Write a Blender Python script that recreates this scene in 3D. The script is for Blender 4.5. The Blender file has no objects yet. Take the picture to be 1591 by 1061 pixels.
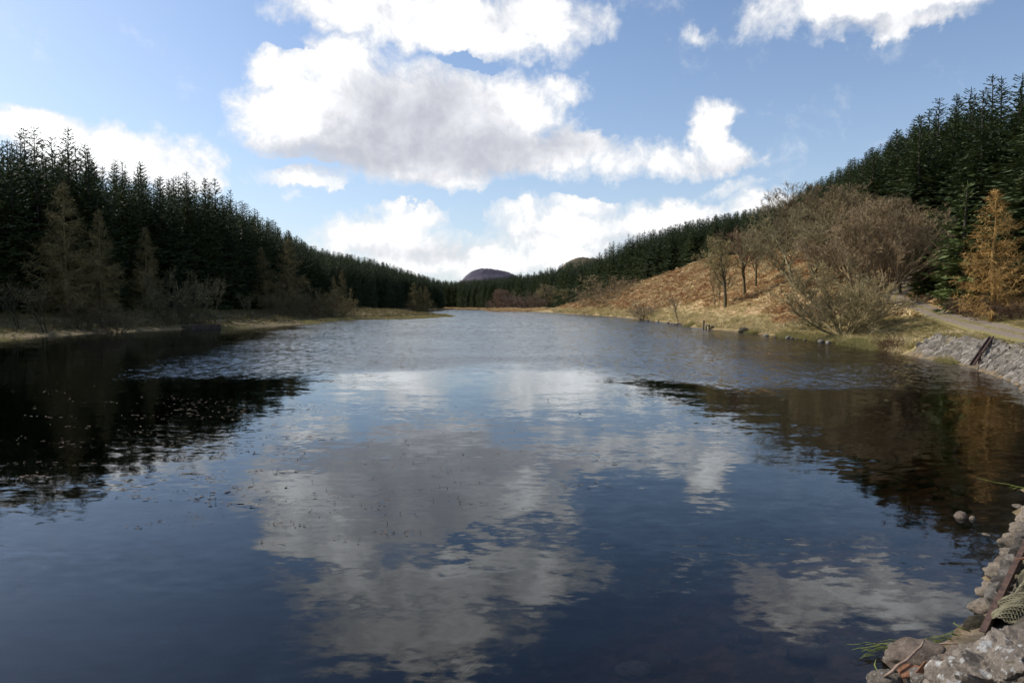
import bpy, math, random
import numpy as np
from mathutils import Vector, Matrix, Euler

random.seed(7)
rng = np.random.default_rng(7)
sc = bpy.context.scene
COL = sc.collection

# ------------------------------------------------------------------ camera
FPX = 1060.0                      # focal length in pixels of the 1591 px wide photograph
CX, CY = 795.5, 530.5
CAMZ = 3.0
PITCH = math.radians(3.0)
cam_d = bpy.data.cameras.new('camera')
cam_d.sensor_width = 36.0
cam_d.lens = 36.0 * FPX / 1591.0
cam_d.clip_start = 0.1
cam_d.clip_end = 20000.0
cam = bpy.data.objects.new('camera', cam_d)
COL.objects.link(cam)
cam.location = (0, 0, CAMZ)
cam.rotation_euler = (math.pi / 2 - PITCH, 0, 0)
sc.camera = cam

def ray(px, py):
    a = (px - CX) / FPX; b = (CY - py) / FPX
    return np.array([a, math.cos(PITCH) + b * math.sin(PITCH), -math.sin(PITCH) + b * math.cos(PITCH)])

# ------------------------------------------------------------------ light
SUN_AZ = math.radians(-68.0)      # from +Y (view direction) towards -X (left)
SUN_EL = math.radians(41.0)
SKY_STRENGTH = 0.15
sun_d = bpy.data.lights.new('sun', 'SUN')
sun_d.energy = 5.0
sun_d.angle = math.radians(0.53)
sun_d.color = (1.0, 0.95, 0.87)
sun = bpy.data.objects.new('sun', sun_d)
COL.objects.link(sun)
to_sun = Vector((math.sin(SUN_AZ) * math.cos(SUN_EL), math.cos(SUN_AZ) * math.cos(SUN_EL), math.sin(SUN_EL)))
sun.rotation_euler = to_sun.to_track_quat('Z', 'Y').to_euler()
sun.location = to_sun * 300

sc.view_settings.view_transform = 'Standard'
sc.view_settings.look = 'None'
sc.view_settings.exposure = 0.0
sc.view_settings.gamma = 1.0
sc.view_settings.use_curve_mapping = False
sc.cycles.max_bounces = 6
sc.cycles.diffuse_bounces = 2
sc.cycles.glossy_bounces = 3
sc.cycles.transparent_max_bounces = 16
sc.cycles.volume_bounces = 0
sc.cycles.use_denoising = True
sc.cycles.sample_clamp_indirect = 4.0

# ------------------------------------------------------------------ node helpers
class NT:
    def __init__(s, tree):
        s.t = tree
    def n(s, typ, **kw):
        nd = s.t.nodes.new(typ)
        for k, v in kw.items():
            setattr(nd, k, v)
        return nd
    def l(s, a, b):
        s.t.links.new(a, b)
    def put(s, sock, v):
        if hasattr(v, 'links') or isinstance(v, bpy.types.NodeSocket):
            s.l(v, sock)
        else:
            sock.default_value = v
    def m(s, op, a, b=None, c=None, clamp=False):
        nd = s.n('ShaderNodeMath', operation=op, use_clamp=clamp)
        for i, v in enumerate((a, b, c)):
            if v is not None:
                s.put(nd.inputs[i], v)
        return nd.outputs[0]
    def v(s, op, a, b=None, c=None):
        nd = s.n('ShaderNodeVectorMath', operation=op)
        for i, x in enumerate((a, b, c)):
            if x is not None:
                s.put(nd.inputs[i], x)
        return nd.outputs['Value'] if op in ('DOT_PRODUCT', 'LENGTH', 'DISTANCE') else nd.outputs[0]
    def sep(s, v):
        nd = s.n('ShaderNodeSeparateXYZ'); s.put(nd.inputs[0], v); return nd.outputs
    def comb(s, x, y, z):
        nd = s.n('ShaderNodeCombineXYZ')
        for i, q in enumerate((x, y, z)):
            s.put(nd.inputs[i], q)
        return nd.outputs[0]
    def noise(s, vec, scale, detail=4, rough=0.55, dist=0.0, color=False):
        nd = s.n('ShaderNodeTexNoise')
        s.put(nd.inputs['Vector'], vec)
        nd.inputs['Scale'].default_value = scale
        nd.inputs['Detail'].default_value = detail
        nd.inputs['Roughness'].default_value = rough
        nd.inputs['Distortion'].default_value = dist
        return nd.outputs['Color'] if color else nd.outputs['Fac']
    def ss(s, x, lo, hi, a=0.0, b=1.0):
        nd = s.n('ShaderNodeMapRange', interpolation_type='SMOOTHSTEP')
        s.put(nd.inputs[0], x)
        for i, q in zip((1, 2, 3, 4), (lo, hi, a, b)):
            s.put(nd.inputs[i], q)
        return nd.outputs[0]
    def mix(s, f, a, b, mode='MIX'):
        nd = s.n('ShaderNodeMix', data_type='RGBA', blend_type=mode)
        s.put(nd.inputs[0], f)
        for i, q in ((6, a), (7, b)):
            if isinstance(q, (tuple, list)) and len(q) == 3:
                q = (*q, 1.0)
            s.put(nd.inputs[i], q)
        return nd.outputs[2]

# ------------------------------------------------------------------ world: sky with cumulus
def ang(px, py):
    d = ray(px, py); d = d / np.linalg.norm(d)
    return math.degrees(math.atan2(d[0], d[1])), math.degrees(math.asin(d[2]))

def blob(cx, cy, rx, ry, w=1):
    a, e = ang(cx, cy)
    a0, _ = ang(cx - rx, cy); a1, _ = ang(cx + rx, cy)
    _, e0 = ang(cx, cy + ry); _, e1 = ang(cx, cy - ry)
    return a, e, (a1 - a0) / 2, (e1 - e0) / 2

# (column, row, half width, half height, weight) of the cumulus seen in the photograph
CLOUDS = [
    (560, 8, 165, 62, 1), (690, 40, 200, 66, 1), (825, 38, 105, 62, .95), (912, 32, 60, 58, .72), (890, 85, 34, 36, .6), (640, -60, 230, 70, 1),
    (440, 105, 80, 46, .95), (520, 95, 110, 55, 1), (480, 190, 125, 92, 1), (605, 190, 170, 115, 1.05), (715, 175, 125, 90, 1), (805, 170, 95, 72, .95),
    (882, 136, 56, 30, .75), (650, 250, 150, 46, 1), (790, 225, 125, 62, 1), (890, 228, 90, 52, .95),
    (462, 288, 90, 36, .78), (715, 280, 90, 22, .75),
    (965, 248, 80, 38, .85), (1040, 250, 85, 40, .9), (1112, 205, 50, 56, 1), (1135, 246, 62, 34, .95),
    (915, 318, 105, 25, .76), (820, 332, 115, 30, .78), (655, 335, 82, 28, .78), (590, 368, 150, 44, .86), (870, 360, 190, 42, .86),
    (1040, 350, 160, 44, .96), (1190, 322, 105, 32, .92), (1148, 294, 60, 20, .66), (760, 402, 320, 34, .84),
    (30, 192, 120, 42, 1), (205, 238, 160, 56, 1), (110, 235, 120, 45, 1), (275, 268, 90, 40, .95),
    (1350, 2, 250, 56, .95), (1300, 62, 50, 20, .55), (1082, 56, 46, 24, .62), (1425, 32, 120, 26, .8), (1240, -14, 90, 32, .85),
]
GREYS = [
    (640, 205, 190, 100, 1), (760, 235, 130, 55, 1), (560, 248, 180, 42, 1), (865, 225, 90, 40, .8),
    (700, 30, 240, 30, .45), (1130, 255, 80, 22, .6), (630, 388, 130, 24, .6), (1030, 372, 120, 22, .6), (1380, 40, 180, 20, .6), (220, 270, 130, 24, .35), (860, 372, 100, 16, .5),
]

world = bpy.data.worlds.new('World')
sc.world = world
world.use_nodes = True
wt = world.node_tree
wt.nodes.clear()
W = NT(wt)
tc = W.n('ShaderNodeTexCoord')
D = W.v('NORMALIZE', tc.outputs['Generated'])
dx, dy, dz = W.sep(D)
AZ = W.m('MULTIPLY', W.m('ARCTAN2', dx, dy), 180 / math.pi)
EL = W.m('MULTIPLY', W.m('ARCSINE', dz), 180 / math.pi)
warp = W.noise(D, 9.0, 6, 0.65, 0.0, color=True)
warp2 = W.noise(D, 34.0, 3, 0.6, 0.0, color=True)
w1 = W.v('MULTIPLY', W.v('SUBTRACT', warp, (0.5, 0.5, 0.5)), (6.0, 4.0, 0))
w2 = W.v('MULTIPLY', W.v('SUBTRACT', warp2, (0.5, 0.5, 0.5)), (2.6, 2.0, 0))
P0 = W.comb(AZ, EL, 0.0)
P = W.v('ADD', P0, W.v('ADD', w1, w2))
def field(lst, P):
    acc = None
    for b in lst:
        a, e, ra, re = blob(*b)
        q = W.v('MULTIPLY_ADD', P, (1 / ra, 1 / re, 0), (-a / ra, -e / re, 0))
        f = W.m('MULTIPLY_ADD', W.v('DOT_PRODUCT', q, q), -0.72, 1.0, clamp=True)
        if len(b) > 4 and b[4] != 1: f = W.m('MULTIPLY', f, b[4])
        acc = f if acc is None else W.m('SMOOTH_MAX', acc, f, 0.3)
    return acc
HOLES = [(725, 97, 62, 12), (620, 310, 200, 11), (985, 294, 110, 10), (735, 338, 22, 28), (455, 258, 70, 7), (945, 192, 34, 20), (430, 62, 50, 10)]
F = W.m('SUBTRACT', field(CLOUDS, P), W.m('MULTIPLY', field(HOLES, P), 0.75))
G = field(GREYS, W.v('ADD', P0, W.v('SCALE', w1, None) if False else W.v('MULTIPLY', w1, (1.3, 1.0, 0))))
fb = W.noise(D, 15.0, 9, 0.66, 0.35)
# the sky beyond the frame carries the same scattered cumulus
dzc = W.m('ADD', W.m('MAXIMUM', dz, 0.0), 0.12)
plane = W.comb(W.m('DIVIDE', dx, dzc), W.m('DIVIDE', dy, dzc), 0.0)
gen = W.noise(plane, 0.9, 7, 0.55, 0.4)
genF = W.ss(gen, 0.52, 0.70, 0.0, 1.1)
inw = W.m('MULTIPLY', W.ss(W.m('ABSOLUTE', AZ), 40.0, 52.0, 1.0, 0.0), W.ss(EL, 44.0, 60.0, 1.0, 0.0))
Fm = W.m('ADD', W.m('MULTIPLY', F, inw), W.m('MULTIPLY', genF, W.m('SUBTRACT', 1.0, inw)))
dens0 = W.m('ADD', Fm, W.m('MULTIPLY', W.m('SUBTRACT', fb, 0.5), 1.2))
alpha = W.ss(dens0, 0.20, 0.74)
# billow relief: light comes from the left and above
off = Vector((-0.018, 0.0, 0.016))
fbs = W.noise(W.v('ADD', D, tuple(off)), 16.0, 5, 0.6, 0.3)
relief = W.m('MULTIPLY', W.m('SUBTRACT', fb, fbs), 0.6)
thick = W.ss(dens0, 0.6, 1.5)
shade = W.m('ADD', W.m('MULTIPLY', W.ss(G, 0.0, 1.0), 0.94), W.m('MULTIPLY', thick, 0.12))
shade = W.m('SUBTRACT', shade, relief, clamp=True)
lum = W.ss(dens0, 0.5, 1.05, 0.98, 1.7)
ccol = W.mix(shade, W.comb(lum, lum, lum), (0.56, 0.575, 0.64))
sky = W.n('ShaderNodeTexSky', sky_type='NISHITA')
sky.sun_disc = False
sky.sun_elevation = SUN_EL
sky.sun_rotation = SUN_AZ
sky.altitude = 200.0
sky.air_density = 1.0
sky.dust_density = 1.3
sky.ozone_density = 4.0
cl = W.v('SCALE', ccol)
cl.node.inputs['Scale'].default_value = 1.0 / SKY_STRENGTH
horizon_fade = W.ss(EL, -1.0, 3.0, 0.5, 1.0)
veil = W.m('MULTIPLY', W.m('POWER', 2.718, W.m('MULTIPLY', W.m('MAXIMUM', EL, 0.0), -0.12)), 0.74)
vc = W.n('ShaderNodeRGB'); vc.outputs[0].default_value = (0.78 / SKY_STRENGTH, 0.87 / SKY_STRENGTH, 0.97 / SKY_STRENGTH, 1)
skyc = W.mix(veil, sky.outputs[0], vc.outputs[0])
colr = W.mix(W.m('MULTIPLY', W.m('MULTIPLY', alpha, horizon_fade), 0.97), skyc, cl)
bg = W.n('ShaderNodeBackground')
bg.inputs['Strength'].default_value = SKY_STRENGTH
W.l(colr, bg.inputs['Color'])
wo = W.n('ShaderNodeOutputWorld')
W.l(bg.outputs[0], wo.inputs['Surface'])
world.cycles.sampling_method = 'NONE'

# ------------------------------------------------------------------ materials
def new_mat(name):
    m = bpy.data.materials.new(name)
    m.use_nodes = True
    m.node_tree.nodes.clear()
    return m, NT(m.node_tree)

def finish(T, col, rough=0.8, bump=None, bump_d=0.02, spec=0.3, trans=0.0, metal=0.0, bstr=1.0):
    p = T.n('ShaderNodeBsdfPrincipled')
    if isinstance(col, tuple):
        p.inputs['Base Color'].default_value = (*col[:3], 1)
    else:
        T.l(col, p.inputs['Base Color'])
    T.put(p.inputs['Roughness'], rough)
    p.inputs['Specular IOR Level'].default_value = spec
    p.inputs['Metallic'].default_value = metal
    if bump is not None:
        b = T.n('ShaderNodeBump')
        b.inputs['Strength'].default_value = bstr
        b.inputs['Distance'].default_value = bump_d
        T.l(bump, b.inputs['Height'])
        T.l(b.outputs[0], p.inputs['Normal'])
    o = T.n('ShaderNodeOutputMaterial')
    sh = p.outputs[0]
    if trans > 0:
        tr = T.n('ShaderNodeBsdfTranslucent')
        if isinstance(col, tuple):
            tr.inputs[0].default_value = (*col[:3], 1)
        else:
            T.l(col, tr.inputs[0])
        mx = T.n('ShaderNodeMixShader')
        mx.inputs[0].default_value = trans
        T.l(sh, mx.inputs[1]); T.l(tr.outputs[0], mx.inputs[2])
        sh = mx.outputs[0]
    T.l(sh, o.inputs['Surface'])

def geo_pos(T):
    return T.n('ShaderNodeNewGeometry').outputs['Position']
def obj_pos(T):
    return T.n('ShaderNodeTexCoord').outputs['Object']
def obj_rand(T):
    return T.n('ShaderNodeObjectInfo').outputs['Random']

def simple_mat(name, a, b, scale=4.0, rough=0.85, bump_d=0.01, detail=6, spec=0.25, world_space=False, trans=0.0, rand=0.0, metal=0.0):
    m, T = new_mat(name)
    P = geo_pos(T) if world_space else obj_pos(T)
    n = T.noise(P, scale, detail, 0.6)
    f = T.ss(n, 0.32, 0.68)
    c = T.mix(f, a, b)
    if rand:
        r = T.m('MULTIPLY_ADD', obj_rand(T), rand, 1 - rand / 2)
        c = T.mix(1.0, c, T.comb(r, r, r), 'MULTIPLY')
    n2 = T.noise(P, scale * 5, 5, 0.6)
    finish(T, c, rough, n2, bump_d, spec, trans, metal)
    return m

M = {}
# spruce foliage: per tree tint, blue-green to olive
def foliage(name, c1, c2, c3, trans=0.12):
    m, T = new_mat(name)
    r = obj_rand(T)
    c = T.mix(r, c1, c2)
    n = T.noise(geo_pos(T), 0.9, 4, 0.6)
    c = T.mix(T.ss(n, 0.42, 0.7), c, c3)
    n2 = T.noise(geo_pos(T), 7.0, 2, 0.6)
    k = T.ss(n2, 0.25, 0.75, 0.6, 1.4)
    c = T.mix(1.0, c, T.comb(k, k, k), 'MULTIPLY')
    finish(T, c, 0.65, spec=0.25, trans=trans)
    return m
M['spruce'] = foliage('spruce_needles', (0.022, 0.040, 0.018), (0.048, 0.066, 0.021), (0.078, 0.096, 0.028))
M['spruce_light'] = foliage('young_spruce_needles', (0.05, 0.075, 0.02), (0.07, 0.09, 0.022), (0.09, 0.11, 0.03))
M['spruce_bark'] = simple_mat('spruce_bark', (0.03, 0.024, 0.019), (0.065, 0.052, 0.04), 3.0)
# twigs and bark tinted by each tree's own object colour
def tinted(name, dark, light, scale, bump_d=0.01):
    m, T = new_mat(name)
    oc = T.n('ShaderNodeObjectInfo').outputs['Color']
    n = T.noise(geo_pos(T), scale, 4, 0.6)
    k = T.ss(n, 0.3, 0.7, dark, light)
    c = T.mix(1.0, oc, T.comb(k, k, k), 'MULTIPLY')
    finish(T, c, 0.85, T.noise(obj_pos(T), 14.0, 4, 0.6), bump_d, 0.2)
    return m
M['twig'] = tinted('bare_twigs', 0.7, 1.35, 0.8)
M['bark'] = tinted('bare_bark', 0.5, 1.3, 2.5, 0.02)
# mossy bark
m_, T = new_mat('mossy_bark')
n = T.noise(obj_pos(T), 2.2, 5, 0.6)
c = T.mix(T.ss(n, 0.42, 0.62), (0.10, 0.08, 0.06), (0.10, 0.10, 0.03))
finish(T, c, 0.9, T.noise(obj_pos(T), 12, 5, 0.6), 0.02, 0.2)
M['mossy'] = m_

# ground: cover type given by attributes (bracken, forest litter, green turf)
m_, T = new_mat('ground_cover')
Pw = geo_pos(T)
def attr(T, nm):
    a = T.n('ShaderNodeAttribute', attribute_name=nm); return a.outputs['Fac']
n1 = T.noise(Pw, 0.35, 6, 0.62, 0.6)
n2 = T.noise(Pw, 2.6, 6, 0.65)
straw = T.mix(T.ss(n2, 0.35, 0.66), (0.26, 0.19, 0.085), (0.42, 0.33, 0.17))
straw = T.mix(attr(T, 'bank_shade'), straw, T.mix(T.ss(n2, 0.35, 0.66), (0.09, 0.07, 0.035), (0.17, 0.135, 0.065)))  # left-bank straw painted darker to stand in for the trees' shade
green = T.mix(T.ss(n2, 0.35, 0.66), (0.15, 0.12, 0.05), (0.31, 0.25, 0.115))
brk = T.mix(T.ss(n2, 0.33, 0.68), (0.22, 0.135, 0.065), (0.52, 0.36, 0.19))
c = T.mix(T.m('MULTIPLY', T.ss(T.m('ADD', n1, T.m('MULTIPLY', attr(T, 'turf'), 0.2)), 0.50, 0.68), T.m('SUBTRACT', 1.0, attr(T, 'bank_shade'))), straw, green)
c = T.mix(T.ss(T.m('ADD', T.m('MULTIPLY', attr(T, 'bracken'), 0.9), T.m('SUBTRACT', n1, 0.5)), 0.25, 0.55), c, brk)
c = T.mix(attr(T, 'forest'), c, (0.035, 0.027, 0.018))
bedn = T.noise(Pw, 3.5, 4, 0.6)
bed = T.mix(T.ss(bedn, 0.4, 0.65), (0.13, 0.088, 0.045), (0.30, 0.21, 0.12))
silt = T.ss(attr(T, 'depth'), 0.3, 2.2)
bed = T.mix(silt, bed, (0.05, 0.036, 0.022))
c = T.mix(attr(T, 'rubble'), c, T.mix(T.ss(n2, 0.35, 0.65), (0.07, 0.06, 0.045), (0.16, 0.14, 0.11)))
c = T.mix(attr(T, 'bed'), c, bed)
finish(T, c, 0.95, T.noise(Pw, 5.0, 7, 0.7), 0.12, 0.15)
M['ground'] = m_

M['track'] = None
m_, T = new_mat('gravel_track')
Pw = geo_pos(T)
ua = T.n('ShaderNodeAttribute', attribute_name='across').outputs['Fac']
n1 = T.noise(Pw, 1.3, 6, 0.65); n2 = T.noise(Pw, 14, 4, 0.7)
gr = T.mix(T.ss(n2, 0.3, 0.7), (0.13, 0.10, 0.07), (0.29, 0.235, 0.175))
tuft = T.mix(T.ss(n2, 0.3, 0.7), (0.12, 0.11, 0.04), (0.27, 0.22, 0.09))
mid = T.m('SUBTRACT', 1.0, T.m('MULTIPLY', T.m('ABSOLUTE', ua), 3.3), clamp=True)
edge = T.ss(T.m('ABSOLUTE', ua), 0.6, 0.95)
g = T.ss(T.m('ADD', T.m('MAXIMUM', mid, edge), T.m('SUBTRACT', n1, 0.5)), 0.45, 0.75)
c = T.mix(g, gr, tuft)
finish(T, c, 0.95, n2, 0.03, 0.15)
M['track'] = m_

def grass_mat(name, a, b, c3, sc_=0.25):
    m, T = new_mat(name)
    n = T.noise(geo_pos(T), sc_, 5, 0.6, 0.5)
    r = obj_rand(T)
    c = T.mix(T.ss(T.m('ADD', n, T.m('MULTIPLY', T.m('SUBTRACT', r, 0.5), 0.22)), 0.42, 0.62), a, b)
    c = T.mix(T.ss(T.noise(geo_pos(T), 3.0, 3, 0.6), 0.5, 0.72), c, c3)
    finish(T, c, 0.8, spec=0.15, trans=0.25)
    return m
M['straw'] = grass_mat('dead_grass', (0.58, 0.46, 0.25), (0.42, 0.36, 0.16), (0.46, 0.34, 0.18))
M['shade_grass'] = grass_mat('shade_toned_grass', (0.20, 0.16, 0.075), (0.13, 0.12, 0.045), (0.24, 0.18, 0.09))  # left-bank grass, its colour darkened to imitate the shade there
M['turf'] = grass_mat('turf_grass', (0.36, 0.29, 0.13), (0.24, 0.20, 0.07), (0.42, 0.34, 0.18))
M['bracken'] = grass_mat('dead_bracken', (0.43, 0.245, 0.11), (0.68, 0.53, 0.28), (0.34, 0.185, 0.085), 0.16)
M['reed'] = grass_mat('reed_grass', (0.33, 0.28, 0.115), (0.24, 0.22, 0.08), (0.40, 0.32, 0.16))

def rock_mat(name, a, b, lichen=(0.42, 0.41, 0.37), lich=0.62, moss=None, scale=3.0, rand=0.35):
    m, T = new_mat(name)
    P = obj_pos(T)
    P2 = T.v('ADD', P, T.comb(T.m('MULTIPLY', obj_rand(T), 37.0), 0.0, 0.0))
    n = T.noise(P2, scale, 7, 0.65)
    c = T.mix(T.ss(n, 0.3, 0.7), a, b)
    l = T.ss(T.noise(P2, scale * 2.3, 4, 0.55), lich, lich + 0.07)
    c = T.mix(l, c, lichen)
    if moss:
        nz = T.sep(T.n('ShaderNodeNewGeometry').outputs['Normal'])[2]
        k = T.ss(T.m('ADD', T.noise(P2, scale * 0.8, 5, 0.6), T.m('MULTIPLY', nz, 0.06)), 0.66, 0.74)
        c = T.mix(k, c, moss)
    r = T.m('MULTIPLY_ADD', obj_rand(T), rand, 1 - rand / 2)
    c = T.mix(1.0, c, T.comb(r, r, r), 'MULTIPLY')
    finish(T, c, 0.9, T.noise(P2, scale * 4, 9, 0.75), 0.06, 0.2)
    return m
M['wallstone'] = rock_mat('wall_stone', (0.10, 0.085, 0.07), (0.25, 0.22, 0.185), (0.34, 0.32, 0.285), 0.60, None, 3.0, 0.7)
M['cobble'] = rock_mat('cobble', (0.20, 0.16, 0.12), (0.42, 0.345, 0.26), (0.46, 0.42, 0.36), 0.62, (0.10, 0.09, 0.045), 5.0, 0.6)
M['shore_rock'] = rock_mat('shore_rock', (0.07, 0.06, 0.05), (0.21, 0.185, 0.155), (0.36, 0.34, 0.31), 0.62, None, 2.0, 0.9)
M['outcrop'] = rock_mat('outcrop_rock', (0.15, 0.125, 0.10), (0.34, 0.285, 0.23), (0.50, 0.49, 0.46), 0.57, (0.13, 0.11, 0.045), 4.0, 0.2)
M['pinkrock'] = rock_mat('pinkish_rock', (0.16, 0.12, 0.09), (0.34, 0.265, 0.205), (0.42, 0.38, 0.33), 0.60, None, 5.0, 0.3)
M['darkrock'] = rock_mat('wet_rock', (0.035, 0.03, 0.02), (0.10, 0.085, 0.055), (0.16, 0.14, 0.09), 0.64, (0.06, 0.065, 0.02), 6.0, 0.3)
M['bedstone'] = rock_mat('bed_stone', (0.09, 0.06, 0.03), (0.26, 0.17, 0.09), (0.3, 0.21, 0.13), 0.64, None, 3.0, 0.5)
M['rust'] = simple_mat('rusty_iron', (0.10, 0.045, 0.025), (0.24, 0.11, 0.055), 9.0, 0.8, 0.01)
M['rust_dark'] = simple_mat('dark_rusty_iron', (0.05, 0.032, 0.025), (0.12, 0.068, 0.048), 9.0, 0.75, 0.008)
M['wood_grey'] = simple_mat('weathered_wood', (0.26, 0.23, 0.19), (0.44, 0.40, 0.34), 6.0, 0.85, 0.01)
M['wood_dark'] = simple_mat('dark_wood', (0.035, 0.026, 0.02), (0.09, 0.07, 0.055), 6.0, 0.85, 0.01)
M['stick'] = simple_mat('dry_stick', (0.16, 0.105, 0.075), (0.33, 0.24, 0.18), 20.0, 0.8, 0.004)
M['blade'] = simple_mat('green_blade', (0.13, 0.16, 0.03), (0.25, 0.27, 0.07), 8.0, 0.6, 0.0, trans=0.3)
M['wire'] = simple_mat('mossy_wire', (0.10, 0.09, 0.05), (0.21, 0.19, 0.12), 14.0, 0.75, 0.003)
M['debris'] = simple_mat('floating_leaf', (0.07, 0.045, 0.03), (0.20, 0.145, 0.10), 30.0, 0.75, 0.0, spec=0.2, world_space=True)
M['heather_hill'] = None
m_, T = new_mat('heather_moor')
Pw = geo_pos(T)
n = T.noise(Pw, 0.012, 8, 0.65); n2 = T.noise(T.v('MULTIPLY', Pw, (1, 1, 3)), 0.006, 6, 0.6)
c = T.mix(T.ss(n, 0.35, 0.65), (0.052, 0.047, 0.066), (0.088, 0.074, 0.092))
c = T.mix(T.ss(n2, 0.60, 0.66), c, (0.28, 0.20, 0.17))
finish(T, c, 0.95, None, 1.0, 0.1)
M['heather_hill'] = m_
M['brown_hill'] = simple_mat('brown_moor', (0.04, 0.042, 0.024), (0.115, 0.085, 0.05), 0.05, 0.95, 0.0, world_space=True)
M['heather'] = tinted('heather_shrub', 0.6, 1.4, 2.0)

# ------------------------------------------------------------------ object helpers
def tag(o, label=None, cat=None, group=None, kind=None):
    if label: o['label'] = label
    if cat: o['category'] = cat
    if group: o['group'] = group
    if kind: o['kind'] = kind
    return o

def mesh_np(name, V, Fc, mat=None, smooth=False):
    me = bpy.data.meshes.new(name)
    V = np.asarray(V, dtype=np.float64)
    if isinstance(Fc, np.ndarray):
        k = Fc.shape[1]
        me.vertices.add(len(V)); me.vertices.foreach_set('co', V.ravel())
        me.loops.add(Fc.size); me.loops.foreach_set('vertex_index', Fc.ravel().astype(np.int32))
        me.polygons.add(len(Fc))
        me.polygons.foreach_set('loop_start', np.arange(0, Fc.size, k, dtype=np.int32))
        me.update(calc_edges=True)
        me.validate()
    else:
        me.from_pydata([tuple(v) for v in V], [], Fc)
        me.update()
    if mat: me.materials.append(mat)
    if smooth:
        me.polygons.foreach_set('use_smooth', [True] * len(me.polygons))
    return me

def add(name, me, parent=None, loc=None, rot=None, scale=None):
    o = bpy.data.objects.new(name, me)
    COL.objects.link(o)
    if parent: o.parent = parent
    if loc is not None: o.location = loc
    if rot is not None: o.rotation_euler = rot
    if scale is not None: o.scale = scale
    return o

class MB:
    def __init__(s): s.v = []; s.f = []
    def quad(s, a, b, c, d):
        n = len(s.v); s.v += [a, b, c, d]; s.f.append((n, n + 1, n + 2, n + 3))
    def tri(s, a, b, c):
        n = len(s.v); s.v += [a, b, c]; s.f.append((n, n + 1, n + 2))
    def tube(s, pts, rad, sides=6, cap=True):
        pts = [Vector(p) for p in pts]
        n0 = len(s.v)
        up = Vector((0, 0, 1))
        for i, p in enumerate(pts):
            t = (pts[min(i + 1, len(pts) - 1)] - pts[max(i - 1, 0)])
            if t.length < 1e-9: t = Vector((0, 0, 1))
            t.normalize()
            a = t.cross(Vector((0.31, 0.95, 0.05)) if abs(t.z) > 0.8 else up).normalized()
            b = t.cross(a)
            r = rad[i] if isinstance(rad, (list, tuple)) else rad
            for k in range(sides):
                q = 2 * math.pi * k / sides
                s.v.append(tuple(p + a * (r * math.cos(q)) + b * (r * math.sin(q))))
        for i in range(len(pts) - 1):
            for k in range(sides):
                a0 = n0 + i * sides + k; a1 = n0 + i * sides + (k + 1) % sides
                s.f.append((a0, a1, a1 + sides, a0 + sides))
        if cap:
            s.f.append(tuple(n0 + k for k in range(sides))[::-1])
            s.f.append(tuple(n0 + (len(pts) - 1) * sides + k for k in range(sides)))
    def box(s, c, sx, sy, sz, rot=None):
        n = len(s.v)
        R = rot.to_matrix() if rot is not None else Matrix.Identity(3)
        for z in (-1, 1):
            for y in (-1, 1):
                for x in (-1, 1):
                    s.v.append(tuple(Vector(c) + R @ Vector((x * sx / 2, y * sy / 2, z * sz / 2))))
        for f in ((0, 2, 3, 1), (4, 5, 7, 6), (0, 1, 5, 4), (2, 6, 7, 3), (0, 4, 6, 2), (1, 3, 7, 5)):
            s.f.append(tuple(n + i for i in f))
    def mesh(s, name, mat, smooth=False):
        return mesh_np(name, np.array(s.v), s.f, mat, smooth)

# value noise for terrain
_perm = np.random.default_rng(3).random((256, 256))
def vn(x, y, s=1.0, o=0):
    x = np.asarray(x) / s + 13.7 * o; y = np.asarray(y) / s + 7.3 * o
    xi = np.floor(x).astype(int); yi = np.floor(y).astype(int)
    fx = x - xi; fy = y - yi
    fx = fx * fx * (3 - 2 * fx); fy = fy * fy * (3 - 2 * fy)
    g = lambda a, b: _perm[a % 256, b % 256]
    return (g(xi, yi) * (1 - fx) + g(xi + 1, yi) * fx) * (1 - fy) + (g(xi, yi + 1) * (1 - fx) + g(xi + 1, yi + 1) * fx) * fy - 0.5

# ------------------------------------------------------------------ lake outline and terrain height
LAKE = [(-58, 4), (-57, 20), (-52, 40), (-46.5, 61), (-46, 71), (-44, 84), (-40, 92), (-36, 99), (-33.5, 112), (-36.5, 140),
        (-31, 150), (-24, 153), (-18.5, 178), (-17, 188), (-19, 197), (-29, 218), (-44, 262), (-54, 320), (-56, 390), (-46, 470),
        (-45, 500), (-60, 560), (-66, 610), (-52, 618), (-34, 560), (-22, 500), (-15, 420), (-13, 372), (3, 350), (14, 320), (20, 270), (24, 236), (27, 210),
        (28.5, 175), (28.2, 145), (27.3, 112), (24.9, 90), (26.6, 80), (26.0, 66), (26.8, 57), (25.4, 47), (24.0, 41), (23.0, 34.5),
        (19.6, 26.3), (16.6, 21.6), (11.7, 14.6), (7.75, 9.9), (4.95, 6.75), (3.6, 5.5), (3.0, 4.6), (1.6, 3.0), (-6, 2.6), (-30, 2.0)]
LK = np.array(LAKE, float)
def sdf(x, y):
    x = np.asarray(x, float); y = np.asarray(y, float)
    d2 = np.full(x.shape, 1e18); inside = np.zeros(x.shape, bool)
    for i in range(len(LK)):
        ax, ay = LK[i]; bx, by = LK[(i + 1) % len(LK)]
        ex, ey = bx - ax, by - ay
        t = np.clip(((x - ax) * ex + (y - ay) * ey) / (ex * ex + ey * ey), 0, 1)
        d2 = np.minimum(d2, (x - ax - t * ex) ** 2 + (y - ay - t * ey) ** 2)
        cond = ((ay > y) != (by > y))
        with np.errstate(divide='ignore', invalid='ignore'):
            xin = (bx - ax) * (y - ay) / (by - ay if by != ay else 1e-12) + ax
        inside ^= cond & (x < xin)
    d = np.sqrt(d2)
    return np.where(inside, -d, d)

def smooth01(x, a, b):
    t = np.clip((x - a) / (b - a), 0, 1); return t * t * (3 - 2 * t)

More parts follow.
